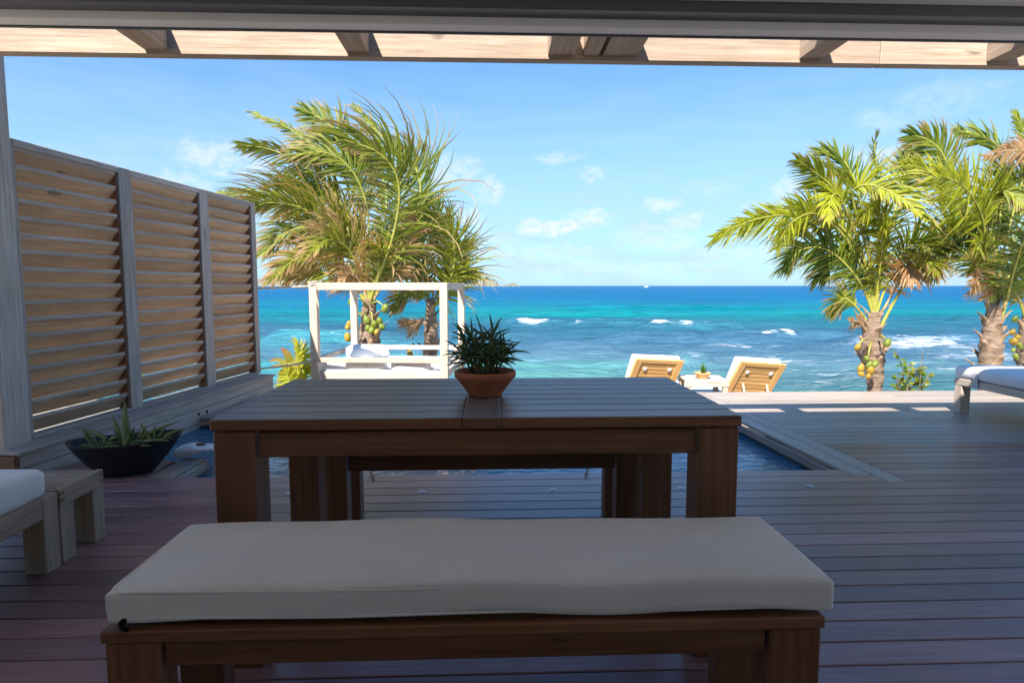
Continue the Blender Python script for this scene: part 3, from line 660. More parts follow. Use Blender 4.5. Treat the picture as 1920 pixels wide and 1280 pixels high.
def bench(label, x0, x1, y0, y1, zt_, apz, lg, lgd, grp='teak benches at the table'):
    b = thing('bench', label, 'bench', ((x0+x1)/2, y0, 0), 0, grp); th = .026; n = 4; w = (y1-y0)/n
    for k in range(n): bar('seat_plank', (x0, y0+w*(k+.5), zt_-th/2), (x1, y0+w*(k+.5), zt_-th/2), w-.004, th, M['table'], b, c=.003)
    z1 = zt_-th-.002
    for xx in (x0+.006, x1-lg-.006):
        leg(b, xx, y0+.006, xx+lg, y0+.006+lgd, z1); leg(b, xx, y1-lgd-.006, xx+lg, y1-.006, z1)
    for yy in (y0+.028, y1-.028): bar('apron', (x0+lg+.012, yy, (z1+apz)/2), (x1-lg-.012, yy, (z1+apz)/2), .028, z1-apz, M['table'], b)
    for xx in (x0+.03, x1-.03): bar('apron', (xx, y0+lgd+.012, (z1+apz)/2), (xx, y1-lgd-.012, (z1+apz)/2), .028, z1-apz, M['table'], b)
    return b
bench('dark teak bench in front of the table carrying the long cream cushion', -.803, .724, 1.232, 1.60, .42, .335, .112, .07)
bench('dark teak bench on the far side of the table, seen between its legs', -.735, .680, 2.62, 2.99, .42, .325, .110, .09)
CX, CY, CW, CD, CZ = -.024, 1.425, 1.540, .365, .468
cu = thing('bench_cushion', 'long cream canvas seat cushion lying on the front bench', 'cushion', (CX, CY, .432))
mwc = Matrix.Translation((CX, CY, CZ))
def cpuff(x, y): return .016*max(0, 1-(2*x/CW)**4)
soft_box('pad', CW, CD, .068, .009, M['cream_fab'], cu, mwc, .022, .0028, .02, 0, 4)
piping('piping', CW, CD, .027, .0035, M['cream_fab'], cu, mwc, lambda x, y: .002*sin(x*7)); piping('piping', CW, CD, -.029, .0035, M['cream_fab'], cu, mwc, lambda x, y: .002*sin(x*9+1))
V, F = tube_geo([(CX-CW/2+.04, CY-CD/2+.012, .442), (CX-CW/2+.035, CY-CD/2-.006, .436), (CX-CW/2+.043, CY-CD/2-.012, .43), (CX-CW/2+.052, CY-CD/2-.010, .424)], [.006, .007, .006, .003], 7); mesh_obj('tie_cord', V, F, M['black'], cu, None, True)

# ------------------------------------------------------------------ leaves helper
def strips(name, leaves, mat, parent, smooth=True, fold=.0):
    """leaves: list of (points, width, normal hint, dry list, yel) -> one mesh of tapered blades"""
    V = []; F = []; dry = []; yel = []
    for (pts, wid, nh, dr, ye) in leaves:
        n = len(pts); b0 = len(V)
        for i, p in enumerate(pts):
            t = (pts[min(i+1, n-1)]-pts[max(i-1, 0)])
            t = t.normalized() if t.length > 1e-9 else Vector((0, 0, 1))
            s = t.cross(nh); s = s.normalized() if s.length > 1e-6 else t.orthogonal()
            nn = s.cross(t); w = wid[i]
            V += [p - s*w + nn*(w*fold), p, p + s*w + nn*(w*fold)]; dry += [dr[i]]*3; yel += [ye]*3
        for i in range(n-1):
            a = b0+i*3; F += [(a, a+1, a+4, a+3), (a+1, a+2, a+5, a+4)]
    return mesh_obj(name, V, F, mat, parent, None, smooth, {'dry': dry, 'yel': yel})
def blade(p0, d0, L, w, n=6, droop=.3, bend=Vector((0, 0, -1)), dry0=0., dry1=.3, nh=None, yel=.2, taper='lance'):
    pts = []; p = p0.copy(); d = d0.normalized(); st = L/(n-1); wid = []; dr = []
    for i in range(n):
        s = i/(n-1); pts.append(p.copy())
        wid.append(w*({'lance': (.35+.65*min(1, s*4))*(1-s**3), 'spear': (1-s)**.8}[taper])+.0004); dr.append(dry0+(dry1-dry0)*max(0, s-.4)/.6)
        d = (d + bend*(droop*2*s/(n-1)*1.6)).normalized(); p = p + d*st
    if nh is None: nh = Vector((random.uniform(-.4, .4), -.6+random.uniform(-.3, .3), .6))
    return (pts, wid, nh, dr, yel)

# ------------------------------------------------------------------ terracotta pot with dark narrow leaved plant
POT = Vector((-.012, 2.115, TZ+.002))
pt = thing('terracotta_pot', 'round terracotta bowl pot standing on the table centre board', 'pot', POT)
lathe('bowl', [(.001, 0), (.058, 0), (.060, .006), (.075, .027), (.097, .056), (.1005, .060), (.1055, .064), (.1075, .076), (.1055, .084), (.101, .086), (.096, .083), (.092, .068), (.001, .066)], M['terracotta'], pt, POT, 48)
lathe('soil', [(.001, .060), (.093, .062), (.088, .070), (.05, .073), (.001, .074)], M['soil'], pt, POT, 24)
pl = thing('potted_plant', 'dark green plant with narrow whorled leaves growing from the terracotta pot', 'plant', POT+Vector((0, 0, .07)))
random.seed(21)
stems = [(-.055, .01, -.35, .20), (-.02, -.01, -.15, .16), (.022, 0, .12, .26), (.05, .02, .35, .18), (.0, .03, -.05, .22), (-.035, -.03, -.4, .13), (.035, -.03, .3, .13), (.06, -.01, .6, .13), (-.065, .0, -.7, .13), (.01, -.04, .05, .15), (-.04, .03, -.2, .22), (.03, .04, .2, .2)]
for (sx, sy, lean, hh) in stems:
    base = POT+Vector((sx*.7, sy, .072)); hh *= .56
    top = base + Vector((lean*hh*.7, random.uniform(-.3, .3)*hh*.5, hh)); mid = base.lerp(top, .5)+Vector((0, 0, .008))
    tube('stem', [base, mid, top], [.0045, .004, .003], M['stem'], pl, 6)
    for k in range(random.randint(24, 30)):
        f = random.uniform(.25, 1.0)**.7; p = base.lerp(top, f) + Vector((0, 0, .008*sin(f*3))); a = k*2.4+random.uniform(-.3, .3); el = random.uniform(.05, .75) + (.5 if f > .93 else 0) - (1-f)*.7
        d = Vector((cos(a)*cos(el), sin(a)*cos(el), sin(el))); L = random.uniform(.06, .10)*(.75+.25*f)
        lf = blade(p, d, L, random.uniform(.0030, .0042), 6, random.uniform(.1, .6), yel=random.uniform(0, .35), dry1=random.choice((0, 0, 0, .4)))
        o = strips('leaf', [lf], M['oleander'], pl, True, .25)

# ------------------------------------------------------------------ charcoal boat bowl with aloes
BC = Vector((-2.185, 3.715, .0)); brz = math.atan2(.247, .492)
bw = thing('planter_bowl', 'oval charcoal planter bowl on the deck below the louvered screen', 'planter', BC, brz)
lathe('bowl', [(.001, 0), (.45, 0), (.50, .012), (.72, .085), (.90, .150), (.985, .193), (1.0, .203), (.985, .208), (.955, .206), (.90, .178), (.001, .172)], M['charcoal'], bw, BC, 56, .300, .175, brz, lambda r, a: .022*(r**3)*cos(a)**2)
lathe('soil', [(.001, .165), (.90, .172), (.86, .184), (.4, .186), (.001, .188)], M['soil'], bw, BC, 40, .295, .17, brz)
al = thing('aloe_plant', 'spiky green aloes growing in the charcoal bowl', 'plant', BC+Vector((0, 0, .185)))
random.seed(5)
def aloe_leaf(px, py, tx, ty, w=.016, bend=.02, Yo=0.0):
    a = at(px, py-5, 3.64+Yo); b = at(tx, ty, 3.64+Yo+random.uniform(-.06, .06)); n = 9; pts = []; w *= 1.15
    for i in range(n):
        s = i/(n-1); p = a.lerp(b, s); p.z += bend*4*s*(1-s); pts.append(p)
    V = []; F = []; dr = []
    for i, p in enumerate(pts):
        t = (pts[min(i+1, n-1)]-pts[max(i-1, 0)]).normalized(); s_ = t.cross(Vector((0, -1, .25))).normalized(); nn = s_.cross(t); f = i/(n-1); r = w*(1-f)**.75*(.75+.5*min(1, f*5))/1.1+.0006
        for (u, v) in ((-1, .25), (-.45, -.30), (.45, -.30), (1, .25), (.35, .08), (-.35, .08)): V.append(p+s_*(u*r)+nn*(v*r*-1)); dr.append(max(0, f-.82)*4*random.random())
    for i in range(n-1):
        for k in range(6): F.append((i*6+k, i*6+(k+1) % 6, (i+1)*6+(k+1) % 6, (i+1)*6+k))
    mesh_obj('leaf', V, F, M['aloe'], al, None, True, {'dry': dr, 'yel': [random.uniform(.05, .6)]*len(V)})
for q in ((237, 840, 233, 748, .026, .0), (234, 838, 228, 772, .017, .0), (230, 842, 209, 776, .020, .004), (236, 846, 212, 805, .014, .004), (180, 842, 150, 800, .013, .01), (178, 845, 153, 810, .012, .0), (200, 828, 135, 803, .013, .018), (176, 845, 144, 837, .012, .01), (181, 846, 212, 830, .012, .014),
          (228, 846, 153, 868, .013, .045), (245, 838, 251, 800, .016, .004), (250, 835, 335, 790, .015, .014), (280, 828, 262, 791, .013, .0), (290, 828, 289, 795, .009, .0), (296, 828, 311, 799, .010, .004), (308, 824, 350, 805, .012, .012), (240, 842, 286, 836, .014, .006), (238, 836, 320, 828, .012, .012),
          (190, 836, 200, 815, .010, .002), (194, 836, 198, 814, .008, .0), (205, 830, 222, 818, .012, .004), (258, 826, 262, 803, .008, 0), (262, 824, 274, 797, .007, .004), (270, 832, 316, 826, .010, .006), (185, 846, 190, 822, .012, .0), (225, 838, 200, 832, .012, .008), (248, 842, 246, 812, .012, .004),
          (170, 842, 146, 834, .010, .006), (183, 846, 176, 818, .010, .0), (300, 830, 325, 822, .010, .008), (232, 846, 243, 815, .012, .0), (215, 842, 196, 838, .010, .012)):
    aloe_leaf(*q[:5], q[5], random.uniform(-.05, .05))

# ------------------------------------------------------------------ pool alarm on the coping
PA = onz(352, 858, .0); pa = thing('pool_alarm', 'white plastic pool alarm on the pool corner beside the charcoal bowl', 'pool alarm', PA, 0)
def hump(P):
    u = (P[:, 0]+.15)/.3; P[:, 2] *= np.where(u < .45, 1.0, .62); P[:, 2] += .018*np.sin(np.clip(u, 0, 1)*pi) + np.where(P[:, 2] < 0, np.clip((u-.45)*.075, 0, .04), 0)
    P[:, 1] *= 1-.25*np.clip(u-.4, 0, 1); return P
mpa = Matrix.Translation(PA+Vector((.075, .03, .036))) @ Matrix.Rotation(R(8), 4, 'Z')
soft_box('body', .30, .15, .062, .022, M['plastic'], pa, mpa, .006, 0, .02, 0, 1, hump)
lathe('button', [(.001, 0), (.03, 0), (.032, .004), (.028, .007), (.001, .008)], M['dark_plastic'], pa, PA+Vector((.075, .03, .082)), 24, 1.0, .8)
V, F = tube_geo([PA+Vector((.175, .045, .05)), PA+Vector((.175, .045, -.25))], .017, 14); mesh_obj('probe_tube', V, F, M['plastic'], pa, None, True)

# ------------------------------------------------------------------ left lounge and side table
LX = -1.735
st = thing('side_table', 'low weathered wooden side table with finger joints at the end of the left lounge', 'side table', (-2.1, 2.62, 0))
SX0, SX1, SY0, SY1, SZ = -2.45, LX, 2.482, 2.765, .31
for k in range(5):
    w = (SY1-SY0-.05)/5; bar('top_slat', (SX0, SY0+.025+w*(k+.5), SZ-.010), (SX1-.027, SY0+.025+w*(k+.5), SZ-.010), w-.004, .018, M['stool'], st, c=.002)
bar('apron', (SX1-.0125, SY0, SZ-.036), (SX1-.0125, SY1, SZ-.036), .025, .072, M['stool'], st, c=.002)
for yy in (SY0+.012, SY1-.012): bar('apron', (SX0, yy, SZ-.037), (SX1-.027, yy, SZ-.037), .022, .068, M['stool'], st)
for zc in (SZ-.020, SZ-.048):
    for yy in (SY0+.014, SY1-.014): bar('finger_joint', (SX1-.002, yy, zc), (SX1+.0014, yy, zc), .026, .013, M['table'], st, c=.0004)
for yy in (SY0+.04, SY1-.04):
    for xx in (SX1-.045, SX0+.05): bar('leg', (xx, yy, 0), (xx, yy, SZ-.074), .08, .085, M['stool'], st, (1, 0, 0), c=.003)
lo = thing('lounge_seat', 'weathered wooden lounge base at the left edge of the view', 'lounge', (-2.1, 1.9, 0))
bar('side_rail', (LX-.02, .95, .262), (LX-.02, 2.385, .262), .04, .082, M['stool'], lo); bar('side_rail', (-2.45, .95, .262), (-2.45, 2.385, .262), .04, .082, M['stool'], lo)
for yy in (2.428, 1.0): 
    for xx in (LX-.043, -2.43): bar('leg', (xx, yy, 0), (xx, yy, .305), .085, .085, M['stool'], lo, (1, 0, 0), c=.003)
bar('end_rail', (-2.38, 2.44, .262), (LX-.088, 2.44, .262), .03, .08, M['stool'], lo)
for k in range(9): yy = 1.02+k*.16; bar('base_slat', (-2.428, yy, .268), (LX-.042, yy, .268), .06, .02, M['stool'], lo)
cs = thing('seat_cushion', 'thick white seat cushion on the left lounge base', 'cushion', (-2.1, 1.7, .3))
soft_box('pad', .70, 1.48, .125, .035, M['white_fab'], cs, Matrix.Translation((-2.108, 1.715, .353)), .012, .004, .03, 0, 9)

# ------------------------------------------------------------------ right lounger on the deck
RX = 4.16
rl = thing('lounger', 'white cushioned wooden lounger at the right edge of the upper deck', 'lounger', (4.55, 4.4, 0), R(-2))
mr_ = world_of(rl)
def rp(x, y, z): return (x, y, z)
for yy in (.82, -1.05):
    for xx in (-.37, .37): post('leg', xx, yy, 0, .275, .085, .085, M['cream'], rl)
for xx in (-.40, .40): lbar('side_rail', rl, (xx, -1.12, .285), (xx, .87, .285), .03, .06, M['cream'])
lbar('end_rail', rl, (-.383, .853, .285), (.383, .853, .285), .03, .06, M['cream']); lbar('end_rail', rl, (-.383, -1.1, .285), (.383, -1.1, .285), .03, .06, M['cream'])
for k in range(10): lbar('base_slat', rl, (-.383, -.98+k*.19, .295), (.383, -.98+k*.19, .295), .09, .018, M['cream'])
rm = thing('mattress', 'thick white mattress on the lounger at the right edge', 'mattress', (4.55, 4.4, .32), R(-2))
soft_box('pad', .84, 2.0, .105, .035, M['white_fab'], rm, world_of(rl) @ Matrix.Translation((0, -.12, .372)), .012, .003, .035, 0, 12)
lbar('strap', rm, (-.4235, .62, .065), (-.4235, .60, -.055), .055, .004, M['strap'], (1, 0, 0), .001); lbar('strap', rm, (.4235, .62, .065), (.4235, .60, -.055), .055, .004, M['strap'], (1, 0, 0), .001)

# ------------------------------------------------------------------ two reclined sun loungers seen from behind
def sun_lounger(tlx, tly, trx, try_, blx, bly, Y, label, clabel):
    """backrest from its top corners and lower left corner as they stand over the lower deck"""
    a = at(tlx, tly, Y); b = at(trx, try_, Y+.10); c = at(blx, bly, Y+.17)
    sx = (b-a); Wd = sx.length; sx.normalize(); dn = (c-a); dn -= sx*(dn.dot(sx)*.35); Ld = dn.length; dn.normalize(); n = sx.cross(dn)      # n points up/forward or back
    if n.y < 0: n = -n
    base = (a+b)/2 + dn*Ld; z0 = -.50
    t = thing('sun_lounger', label, 'sun lounger', (base.x, base.y, z0), 0, 'sun loungers on the lower deck')
    def q(u, v, w=0): return a + sx*(u*Wd) + dn*(v*Ld) + n*w
    Lf = 1.40
    for u in (.065, .935): bar('backrest_stile', q(u, 0, 0), q(u, Lf, 0), Wd*.13, .034, M['gold'], t, tuple(n))
    bar('backrest_rail', q(.132, .06, 0), q(.868, .06, 0), Ld*.12, .032, M['gold'], t, tuple(n))
    for k in range(10): v = .185+k*.118; bar('backrest_slat', q(.132, v, .003), q(.868, v, .003), Ld*.098, .018, M['gold'], t, tuple(n))
    for u in (.24, .76): bar('bracket', q(u-.035, .30, -.016), q(u+.035, .30, -.016), Ld*.09, .012, M['hull'], t, tuple(n))
    for u in (.25, .78):
        f = q(u, .62, -.03); g = Vector((f.x + .05, f.y-.05, f.z-.36)); bar('prop_leg', f, g, .026, .026, M['cream'], t, (0, 1, 0))
    f, g = q(.25, .62, -.03)+Vector((.03, -.03, -.17)), q(.78, .62, -.03)+Vector((.03, -.03, -.17)); bar('prop_bar', f, g, .024, .024, M['cream'], t)
    # seat frame runs on towards the sea
    dirv = Vector((dn.x, dn.y, 0)).normalized(); e0 = q(0, Lf); e1 = q(1, Lf); zs = -.31
    for e in (e0, e1):
        s0 = Vector((e.x, e.y, zs)); bar('side_rail', s0 - dirv*.25, s0+dirv*1.25, .035, .06, M['gold'], t)
        for k in (-.18, 1.18): p = s0+dirv*k; bar('leg', (p.x, p.y, z0+.002), (p.x, p.y, zs-.032), .05, .05, M['gold'], t, (1, 0, 0))
    for k in range(7): p0 = Vector((e0.x, e0.y, zs+.005))+dirv*(.12+k*.17); p1 = Vector((e1.x, e1.y, zs+.005))+dirv*(.12+k*.17); bar('seat_slat', p0+sx*.02, p1-sx*.02, .09, .018, M['gold'], t)
    cu_ = thing('lounger_cushion', clabel, 'cushion', (base.x, base.y, zs+.05), 0, 'white cushions on the sun loungers')
    mw = Matrix.Translation(q(.47, .60, .055)); rot = Matrix((sx, n.cross(sx), n)).transposed().to_4x4()
    soft_box('back_pad', Wd*1.02, Ld*1.30, .062, .024, M['white_fab'], cu_, mw @ rot, .008, .003, .04, 0, 31)
    pm = (Vector((e0.x, e0.y, zs+.06))+Vector((e1.x, e1.y, zs+.06)))/2 + dirv*.62; yv = dirv; xv = sx.copy(); xv.z = 0; xv.normalize(); yv = Vector((0, 0, 1)).cross(xv)
    rot2 = Matrix((xv, yv, Vector((0, 0, 1)))).transposed().to_4x4(); soft_box('seat_pad', Wd*1.0, 1.2, .075, .028, M['white_fab'], cu_, Matrix.Translation(pm) @ rot2, .008, .003, .05, 0, 33)
sun_lounger(1194, 672, 1283, 676, 1168, 728, 7.3, 'golden teak sun lounger with raised slatted back, partly hidden by the table edge', 'white cushion on the sun lounger partly hidden by the table edge')
sun_lounger(1390, 677, 1475, 683, 1352, 736, 7.2, 'golden teak sun lounger with raised slatted back and prop bar, at the deck edge', 'white cushion on the sun lounger with the full back in view')
# small table between them
mt = thing('low_table', 'small pale wooden table between the two sun loungers', 'side table', tuple(at(1318, 713, 7.35).xy)+(-.50,), R(-6))
mtz = .495
for k in range(6): lbar('top_slat', mt, (-.25, -.2+k*.08, mtz), (.25, -.2+k*.08, mtz), .076, .022, M['cream'])
for yy in (-.235, .235): lbar('apron', mt, (-.25, yy, mtz-.045), (.25, yy, mtz-.038), .025, .045, M['cream'])
for xx in (-.21, .21):
    for yy in (-.21, .21): post('leg', xx, yy, 0, mtz-.012, .06, .06, M['cream'], mt)
PP = at(1317, 711, 7.3); PP.z = world_of(mt).translation.z+mtz+.0135
sp_ = thing('clay_bowl', 'small pale clay bowl on the low table between the sun loungers', 'pot', PP)
lathe('bowl', [(.001, 0), (.055, 0), (.06, .01), (.082, .045), (.094, .058), (.098, .066), (.092, .072), (.085, .066), (.001, .058)], M['clay'], sp_, PP, 28)
cp = thing('cactus', 'small upright green succulent in the pale clay bowl', 'plant', PP+Vector((0, 0, .06)))
for (dx, hh, ln) in ((0, .14, .01), (.008, .09, .03), (-.006, .10, -.015), (.012, .06, .03)): tube('stem', [PP+Vector((dx, 0, .055)), PP+Vector((dx+ln*.6, 0, .055+hh*.6)), PP+Vector((dx+ln, 0, .06+hh))], [.010, .013, .005], M['shrub'], cp, 8)

# ------------------------------------------------------------------ daybed with posts
DB = thing('daybed', 'cream wooden daybed with open four post frame on the lower deck', 'daybed', (-2.062, 7.15, -.50), R(-5))
DW, DD_ = 1.60, 1.60; PW = .088; Z1 = 1.163+.50
for xx in (PW/2, DW-PW/2):
    for yy in (PW/2, DD_-PW/2): post('post', xx, yy, 0, Z1, PW, PW, M['cream'], DB)
hb = .085
for yy in (PW/2, DD_-PW/2): lbar('top_beam', DB, (PW+.001, yy, Z1-hb/2-.001), (DW-PW-.001, yy, Z1-hb/2-.001), PW-.012, hb, M['cream'])
for xx in (PW/2, DW-PW/2): lbar('top_beam', DB, (xx, PW+.001, Z1-hb/2-.001), (xx, DD_-PW-.001, Z1-hb/2-.001), PW-.012, hb, M['cream'])
for zc, hh in ((.767, .058), (.59, .085)):
    for yy in (PW/2, DD_-PW/2): lbar('rail', DB, (PW+.001, yy, zc), (DW-PW-.001, yy, zc), .045, hh, M['cream'])
    for xx in (PW/2, DW-PW/2): lbar('rail', DB, (xx, PW+.001, zc), (xx, DD_-PW-.001, zc), .045, hh, M['cream'])
for k in range(11): lbar('base_slat', DB, (PW*.8, .17+k*.125, .54), (DW-PW*.8, .17+k*.125, .54), .09, .02, M['cream'])
mD = world_of(DB)
dm = thing('daybed_mattress', 'white mattress lying on the daybed base', 'mattress', tuple((mD @ Vector((DW/2, DD_/2, .56)))), R(-5))
soft_box('pad', DW-.2, DD_-.2, .10, .03, M['white_fab'], dm, mD @ Matrix.Translation((DW/2, DD_/2, .605)), .008, .003, .06, 0, 40)
def pillow(x, y, z, sx, sz, rz, tilt, lab, seed, crown=.035):
    p = thing('pillow', lab, 'pillow', tuple(mD @ Vector((x, y, z+.14-sz/2))), 0, 'white pillows on the daybed')
    m = mD @ Matrix.Translation((x, y, z+.14)) @ Matrix.Rotation(R(rz), 4, 'Z') @ Matrix.Rotation(R(90-tilt), 4, 'X')
    soft_box('pillow_pad', sx, sz, .10, .045, M['white_fab'], p, m, crown, .012, .03, 0, seed)
pillow(.22, .23, .535, .34, .20, 12, 18, 'leftmost white pillow against the front rail of the daybed', 50)
pillow(.60, .17, .535, .50, .19, -2, 10, 'white pillow against the front rail, second from the left post', 51)
pillow(1.14, .17, .535, .48, .19, 2, 10, 'white pillow behind the front rail nearest the right post', 52)
pillow(.40, .95, .62, .55, .22, 30, 55, 'crumpled white pillow heaped near the back left post', 53, .06)

# ropes from the screen end post to the daybed post
def rope(name, a, b, sag, lab, n=14):
    pts = []
    for i in range(n): s = i/(n-1); p = a.lerp(b, s); p.z -= sag*4*s*(1-s); pts.append(p)
    t = thing(name, lab, 'rope', a, 0, 'ropes tied to the daybed post'); tube('strand', pts, .0105, M['rope'], t, 8)
    k = b; ring = [k+Vector((.05*cos(q)*1.0, .052*sin(q), .004*q)) for q in np.linspace(0, 4*pi, 26)]; tube('knot', ring, .011, M['rope'], t, 7)
    tube('tail', [k+Vector((.02, -.05, 0)), k+Vector((.035, -.055, -.08)), k+Vector((.06, -.055, -.2)), k+Vector((.075, -.055, -.27))], [.010, .010, .009, .007], M['rope'], t, 7)
FP = mD @ Vector((PW/2, PW/2, 0)); e = sp(2.93, -.05, 0)
rope('rope', Vector((e.x+.04, e.y+.06, 1.10)), Vector((FP.x, FP.y, 1.125)), .004, 'upper rope tied taut from the screen end to the daybed post')
rope('rope', Vector((e.x+.04, e.y+.06, .215)), Vector((FP.x, FP.y, .26)), .01, 'lower rope sloping from the wall end to the daybed post')

# ------------------------------------------------------------------ palms
PALM = dict(lw=.0128, dry=.9, yel=.12)
WIND = Vector((-1, .15, -.12))
def catmull(P, n):
    P = [2*P[0]-P[1]] + P + [2*P[-1]-P[-2]]; out = []; m = len(P)-3
    for i in range(n):
        s = i/(n-1)*m; k = min(int(s), m-1); t = s-k; a, b, c, d = P[k:k+4]
        out.append(.5*((2*b) + (c-a)*t + (2*a-5*b+4*c-d)*t*t + (3*b-a-3*c+d)*t*t*t))
    return out
def frond(T, pts, Y0, dY=0.0, L=(.6, .6), wind=.25, grav=.35, dry=.25, yel=.25, t0=.2, roll=0.0, n=58, rw=.018, start_ang=62, end_ang=22, dead=False, bulge=0.0, label=None, lw=None):
    n = int(n*1.85); dry *= PALM['dry']; yel += PALM['yel']; lw = lw or PALM['lw']; P = []; N = len(pts)
    for i, (x, y) in enumerate(pts): s = i/(N-1); P.append(at(x, y, Y0 + dY*s*s + bulge*4*s*(1-s)))
    C = catmull(P, n+1); V = []; F = []; leaves = []
    radi = [rw*(1-.86*i/n)+.002 for i in range(n+1)]
    o = tube('frond', C, radi, M['dead_rachis'] if dead else M['rachis'], T, 6)
    if label: o['label'] = label
    mw = world_of(o).inverted(); R0 = mw.to_3x3()
    view = Vector((0, 1, 0)); rr = random.Random(int(sum(x+y for x, y in pts)))
    for i in range(int(n*t0), n+1):
        s = (i/n-t0)/(1-t0); t = (C[min(i+1, n)]-C[max(i-1, 0)]).normalized(); S = t.cross(view).normalized(); S = Matrix.Rotation(R(roll), 3, t) @ S; Nn = S.cross(t)
        prof = (.45+.55*min(1, s*4.5))*(1-.62*max(0, s-.35)/.65)
        for side in (-1, 1):
            if rr.random() < (.25 if dead else .03): continue
            Ls = L[0 if side < 0 else 1]*prof*(rr.uniform(.8, 1.12) if rr.random() > .12 else rr.uniform(.4, .8)); limp = 1.0 if rr.random() > .10 else 2.6
            if Ls < .03: continue
            a = R(start_ang+(end_ang-start_ang)*s + rr.gauss(0, 6) + 7*sin(i*.55+side)); d = t*cos(a) + S*(side*sin(a)) + Nn*rr.gauss(0, .2); k = 6; st_ = Ls/(k-1); p = C[i].copy(); pp = []; wd = []; dr = []
            dv = min(1, max(0, dry+rr.gauss(0, .22))); tip = rr.uniform(.5, 1.0)
            for q in range(k):
                f = q/(k-1); pp.append(mw @ p); wd.append(lw*(.5+.5*min(1, f*4))*(1-f**2.4)*rr.uniform(.9, 1.1)+.0012)
                dr.append(1.0 if dead else min(1, max(0, dv*.15 + max(0, f-(1-.75*dv-.12))*tip*2.8)))
                d = (d + (WIND*wind*(.4+f) + Vector((0, 0, -grav*limp))*(.2+f))*.42*(.6+.6*rr.random())).normalized(); p = p + d*st_
            nh = (R0 @ (Nn + t*rr.uniform(-.7, .7) + Vector((0, 0, .3)))).normalized()
            leaves.append((pp, wd, nh, dr, min(1, max(0, yel+rr.gauss(0, .14)))))
    lf = strips('leaflets', leaves, M['palm'], None, True, .35); lf['kind'] = 'stuff'
    adopt(lf, o, world_of(o)); return o
def trunk(T, pts, Y0, rad, boots=14, seed=1, boot_len=.22, z_low=-1.4):
    P = [at(x, y, Y0) for x, y in pts]; last = P[-1]; P.append(Vector((last.x, last.y, min(last.z-.3, z_low)))); rad = list(rad)+[rad[-1]*1.1]
    n = 44; C = catmull(P, n); rr = np.interp(np.linspace(0, 1, n), np.linspace(0, 1, len(rad)), rad); r = random.Random(seed)
    m = 20; V = []; F = []
    for i, c in enumerate(C):
        for k in range(m):
            a = 2*pi*k/m; q = rr[i]*(1+.07*sin(i*1.9)+.07*sin(a*3+i*.8)+.05*r.uniform(-1, 1)); V.append(c+Vector((q*cos(a), q*sin(a), .012*r.uniform(-1, 1))))
    for i in range(n-1):
        for k in range(m): F.append((i*m+k, (i+1)*m+k, (i+1)*m+(k+1) % m, i*m+(k+1) % m))
    F.append(tuple(range(m)))
    c0 = C[n//2]; mesh_obj('trunk', [v-c0 for v in V], F, M['bark'], T, Matrix.Translation(c0), True)
    for b in range(boots):
        f = b/boots; i = int(f*n*.62); c = C[i]; a = b*2.4+r.uniform(-.4, .4); o_ = Vector((cos(a), sin(a), 0)); R_ = rr[i]; p0 = c+o_*R_*.82+Vector((0, 0, -.10)); Lb = boot_len*r.uniform(.7, 1.25); w0 = R_*r.uniform(.55, .8)
        side = Vector((-sin(a), cos(a), 0)); vv = []; ff = []; dr = r.uniform(.25, 1.0)
        for q in range(6):
            s = q/5; p = p0 + Vector((0, 0, Lb*s)) + o_*(Lb*dr*s*s*.9 + .02); w = w0*(1-.72*s)
            for u in (-1, -.4, .4, 1): vv.append(p + side*(w*u) - o_*(w*.42*abs(u)**1.5) + o_*.0)
            for u in (1, .4, -.4, -1): vv.append(p + side*(w*u) - o_*(w*.42*abs(u)**1.5+.03*(1-s*.6)))
        for q in range(5):
            for k in range(8): ff.append((q*8+k, q*8+(k+1) % 8, q*8+8+(k+1) % 8, q*8+8+k))
        ff.append(tuple(range(8))[::-1]); ff.append(tuple(range(40, 48)))
        mesh_obj('leaf_base', [v-p0 for v in vv], ff, M['boot'], T, Matrix.Translation(p0), True)
    return C
NUT = {}
def coconut(T, px, py, Y, r, gold=False, seed=0):
    key = 'g' if gold else 'n'
    if key not in NUT:
        V = []; F = []; n, m = 12, 9
        for j in range(m+1):
            th = pi*j/m
            for k in range(n):
                a = 2*pi*k/n; q = sin(th)*(1+.06*cos(3*a)); V.append((q*cos(a)*.82, q*sin(a)*.82, cos(th)*1.12-(.10*sin(th)**2)))
        for j in range(m):
            for k in range(n): F.append((j*n+k, (j+1)*n+k, (j+1)*n+(k+1) % n, j*n+(k+1) % n))
        me = bpy.data.meshes.new('coconut'); me.from_pydata(V, [], F); me.polygons.foreach_set('use_smooth', [True]*len(F)); me.materials.append(M['coconut_gold' if gold else 'coconut']); NUT[key] = me
    o = bpy.data.objects.new('coconut', NUT[key]); COL.objects.link(o); q = random.Random(seed+int(px*7+py))
    adopt(o, T, Matrix.Translation(at(px, py, Y)) @ Euler((q.uniform(-.5, .5), q.uniform(-.6, .6), q.uniform(0, 6))).to_matrix().to_4x4() @ Matrix.Scale(r*.52*q.uniform(.88, 1.1), 4))
def nuts(T, lst, Y):
    for (x, y, r, g) in lst: coconut(T, x, y, Y, r, g)

